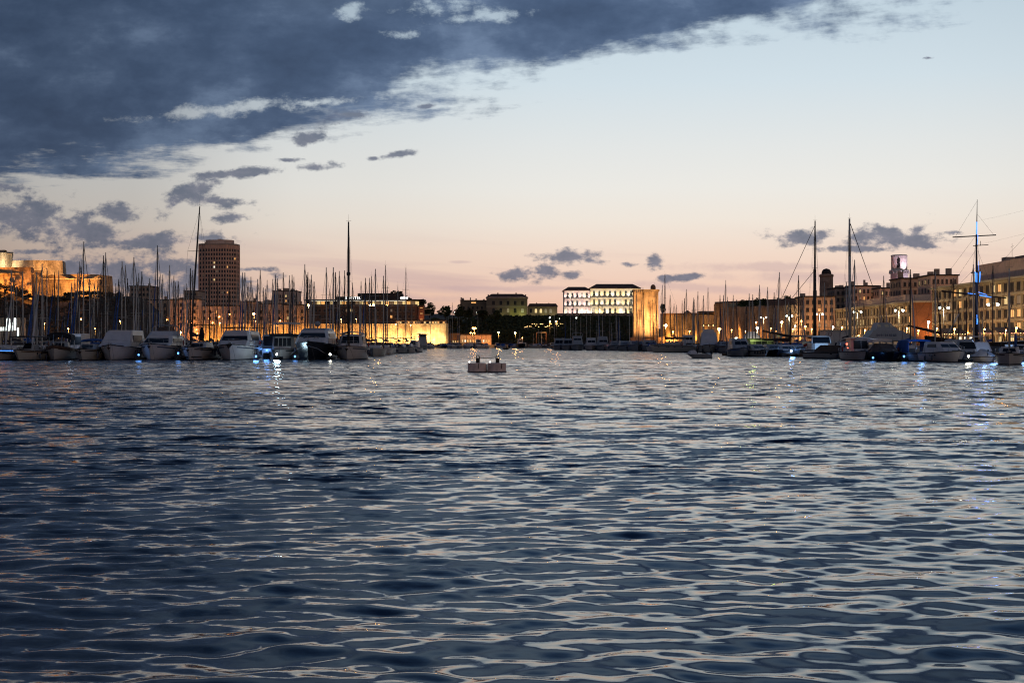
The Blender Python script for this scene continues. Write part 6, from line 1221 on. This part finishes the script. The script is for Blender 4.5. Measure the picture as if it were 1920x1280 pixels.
for px, py, Y, kind, r, lab in [
    (275, 596, 690, 'sod', .42, 'left one of the twin blazing orange lamps above the flybridge cruiser'), (303, 594, 690, 'sod', .42, 'right one of the twin blazing orange lamps above the flybridge cruiser'), (109, 628, 420, 'sodS', .20, 'small orange lamp behind the white classic boat'),
    (219, 609, 640, 'sodS', .22, 'orange lamp above the canvas covered cruiser'), (259, 628, 480, 'sodS', .18, 'low orange lamp between two cruisers'), (430, 589, 694, 'sodS', .26, 'orange lamp at the foot of the tower block'), (476, 588, 680, 'sod', .34, 'bright orange lamp right of the tower block'),
    (338, 623, 680, 'sod', .30, 'orange lamp glowing low behind the tall masted yacht'), (578, 572, 690, 'sod', .36, 'bright orange lamp at the left end of the hotel'), (726, 572, 690, 'sodS', .24, 'small orange lamp right of the bright hotel lamp'), (935, 623, 690, 'sod', .26, 'orange quay lamp on a white post left of the dark slope'), (966, 624, 690, 'sod', .26, 'second orange quay lamp below the brown villa'),
    (1031, 603, 660, 'sodS', .24, 'left of the two orange lamps at the inner marina'), (1043, 603, 660, 'sodS', .24, 'right of the two orange lamps at the inner marina'), (1248, 610, 640, 'sod', .48, 'dazzling orange lamp right of the square tower'), (1349, 617, 560, 'sod', .44, 'dazzling orange lamp in the middle of the fort wall'),
    (1262, 622, 600, 'sodS', .20, 'small lamp right of the dazzling square tower lamp'), (1293, 621, 600, 'sodS', .20, 'small lamp above the arched rail cruiser'), (1466, 604, 470, 'sod', .26, 'orange lamp before the fort wall, left of the tall dark mast'), (1503, 602, 470, 'sodS', .22, 'yellow orange lamp left of the tan apartment block'), (1510, 612, 440, 'sodS', .20, 'low orange lamp at the foot of the tan apartment block'),
    (1741, 604, 300, 'white', .22, 'dazzling warm white lamp in front of the brick end wall'), (1380, 634, 330, 'cool', .18, 'greenish white lamp left of the dark cruiser'), (1420, 615, 400, 'white', .26, 'upper white lamp over the white tent'), (1421, 633, 400, 'white', .24, 'lower white lamp by the white tent'), (1491, 611, 420, 'cool', .16, 'small cool white lamp left of the tan apartment block'), (1562, 613, 330, 'white', .16, 'white lamp above the flat ferry roof'),
    (1418, 604, 480, 'sodS', .16, 'tiny orange lamp between the white double lamps')]:
    lamp(px, py, Y, kind, r, lab)
lamp(697, 572, 690, 'sod', .36, 'twin headed yellow lamp over the hotel front', arms=2); lamp(889, 615, 690, 'sodS', .26, 'three headed orange lamp over the low quay house', arms=3); lamp(886, 624, 700, 'sodS', .2, 'lower double lamp over the low quay house', arms=2)
for px, py, Y, lab in [(1432, 595, 508, 'farthest double headed white lamp, left of the orange one'), (1480, 592, 461, 'double headed white lamp left of the tan apartment block'), (1537, 589, 416, 'double headed white lamp in front of the tan apartment block'), (1608, 585, 370, 'double headed white lamp right of the thick grey mast'), (1686, 582, 330, 'double headed white lamp above the tour boat'), (1770, 577, 296, 'double headed white lamp left of the blue lit mast'), (1862, 571, 266, 'double headed white lamp right of the blue lit mast')]:
    lamp(px, py, Y, 'cool', .20, lab, arms=2, watts=3.4, aim=(1.0, .2, .6))
for px, py, Y, gz, lab in [(852, 585, 900, 600, 'white lamp at the left foot of the villa grounds'), (872.6, 588, 900, 600, 'bright white lamp under the left villa wing'), (894, 585.5, 940, 598, 'tiny white lamp under the attic window wing'), (935, 585, 940, 598, 'white lamp under the middle of the brown villa'), (1031, 595, 900, 606, 'bright white lamp below the right villa wing'), (1049, 597.5, 900, 608, 'small white lamp below the palace corner'), (1081, 596, 900, 608, 'bright white lamp under the left palace block'), (1078, 610, 860, 622, 'lower white lamp on the slope under the palace'), (1145, 607, 860, 620, 'white lamp on the slope below the tall palace block'), (1068, 604, 880, 614, 'faint white lamp left of the palace slope lamps')]:
    lamp(px, py, Y, 'cool', .30 if 'bright' in lab else .20, lab, Z(gz, Y), 1, .12, 'lamps on the promontory')
for i_, px in enumerate([1372, 1398, 1446, 1456, 1487, 1522, 1552, 1579, 1622, 1648, 1701, 1722, 1757, 1790, 1846, 1886, 1906]):
    lamp(px, rnd.uniform(613, 621), 92*F/(px-960), 'sodS', .13, '%s low amber lamp from the left along the right quay' % ordinal(i_+1), watts=1.6, aim=(.8, .3, .7), group='low amber lamps on the right quay')
for i_, px in enumerate([44, 66, 83, 128, 152, 178, 225, 358, 392, 412, 455, 520, 548, 612, 640, 668, 742, 770]):
    lamp(px, rnd.uniform(588, 622), 688 if px > 235 else 554, 'sodS', .17, '%s low amber lamp from the left behind the left marina masts' % ordinal(i_+1), watts=1.2, aim=(0, .8, .7), group='low amber lamps behind the left marina')
# terrace with fairy lights on the slope
tr = empty('hillside_terrace', 'terrace restaurant strung with warm lights on the dark slope', 'terrace', (X(1020, 800), 800, Z(614, 800)))
MB().box(X(982, 800)-X(1020, 800), X(1056, 800)-X(1020, 800), 0, 6, -4, -.02).build('platform', M['plaster3'], tr)
MB().box(X(993, 800)-X(1020, 800), X(1054, 800)-X(1020, 800), 1.0, 6, 2.2, 2.35).build('awning', M['awn'], tr)
for i in range(26):
    px = 984 + 72*i/25 + rnd.uniform(-1, 1); zz = (.5 if px < 996 else rnd.choice([.4, .9, 2.05, 2.0])) + rnd.uniform(-.2, .2)
    MB().ball((X(px, 800)-X(1020, 800), rnd.uniform(-.1, .6), zz), rnd.uniform(.08, .17), 6, 4).build('fairy_lamp', E['fairy'], tr)
# quay-side restaurants at the right
for k, (a, b_, lab, em) in enumerate([(1830, 1863, 'restaurant awning edged with red white lights left of the white lamp post', 'fairyR'), (1872, 1922, 'restaurant awning with warm lights at the right edge', 'fairyR'), (1768, 1812, 'dark restaurant awning under the pale arcade', 'fairy')]):
    Yq = [300, 292, 320][k]; x0, x1 = X(a, Yq), X(b_, Yq)
    o = empty('restaurant_awning', lab, 'awning', (x0, Yq, 1.46)); MB().add([(0, 0, 2.9), (x1-x0, 0, 2.9), (x1-x0, 4, 3.9), (0, 4, 3.9), (0, 0, 2.65), (x1-x0, 0, 2.65), (x1-x0, 4, 3.75), (0, 4, 3.75)], [(0, 1, 2, 3), (4, 7, 6, 5), (0, 4, 5, 1), (1, 5, 6, 2), (3, 2, 6, 7), (0, 3, 7, 4)]).build('canvas', M['awn'], o)
    for x in (.1, x1-x0-.1): MB().tube((x, .1, 0), (x, .1, 2.7), .05).build('post', M['metal'], o)
    for i in range(9): MB().ball(((x1-x0)*(i+.5)/9, -.08, 2.62), .055, 6, 4).build('lamp', E[em if (i+k) % 4 else 'fairy'], o)
    point(o, ((x1-x0)/2, 1.5, 2.2), 90, (1, .5, .2))
# white tent
tt = empty('white_tent', 'white marquee lit from outside behind the houseboat', 'tent', (X(1411, 392), 392, 1.46)); MB().loft([[(-2.2, 0, 0), (2.2, 0, 0), (2.2, 4, 0), (-2.2, 4, 0)], [(-2.1, 0, 2.4), (2.1, 0, 2.4), (2.1, 4, 2.4), (-2.1, 4, 2.4)], [(-.9, 1.4, 3.8), (.9, 1.4, 3.8), (.9, 2.6, 3.8), (-.9, 2.6, 3.8)]], True).build('canvas', M['tarp'], tt); spot(tt, (0, -5, 2.5), (0, 0, 2), 900, (1, .93, .7), 100)
# bright white arched panel by the left quay
wp = empty('lit_arch_facade', 'blinding white lit arched shopfront at far left behind the masts', 'building', (X(20, 545), 545, 1.5)); q = 545/F
MB().box(X(-12, 545)-X(20, 545), X(40, 545)-X(20, 545), 0, 5, -.5, Z(603, 545)-1.5+1.5).build('wall', M['plaster4'], wp)
for a, b_, t, bt in [(12, 19.5, 596, 620), (25, 31, 596, 619), (20, 24.5, 601, 620), (1, 3, 613, 620), (5, 7.5, 613, 620), (9, 11.5, 613, 620), (31.5, 35.5, 614, 630)]:
    x0, x1 = X(a, 545)-X(20, 545), X(b_, 545)-X(20, 545); z0, z1 = Z(bt, 545)-1.5, Z(t, 545)-1.5; m_ = (x0+x1)/2; r_ = (x1-x0)/2
    pts = [(x0, 0, z0), (x1, 0, z0)] + [(m_+r_*math.cos(t_), 0, z1-r_+r_*math.sin(t_)) for t_ in [math.pi*i/8 for i in range(9)]]
    MB().loft([[(p_[0], -.12, p_[2]) for p_ in pts], [(p_[0], -.005, p_[2]) for p_ in pts]], True).build('window', E['strong'], wp)
# crane-like gantry in the inner marina
gt = empty('boat_hoist', 'orange lit boat hoist frame in the inner marina', 'hoist', (X(1016, 665), 665, 0)); 
for a in (1006, 1024):
    for y in (0, 5): MB().tube((X(a, 665)-X(1016, 665), y, -.4), (X(a, 665)-X(1016, 665), y, Z(623, 665)), .16, .16, 6).build('leg', M['brickor'], gt)
for y in (0, 5): MB().tube((X(1006, 665)-X(1016, 665), y, Z(623.4, 665)), (X(1024, 665)-X(1016, 665), y, Z(623.4, 665)), .2, .2, 6).build('beam', M['slab'], gt)
spot(gt, (0, -3, 1.2), (0, 2, 5), 1300, OR, 120, 1)
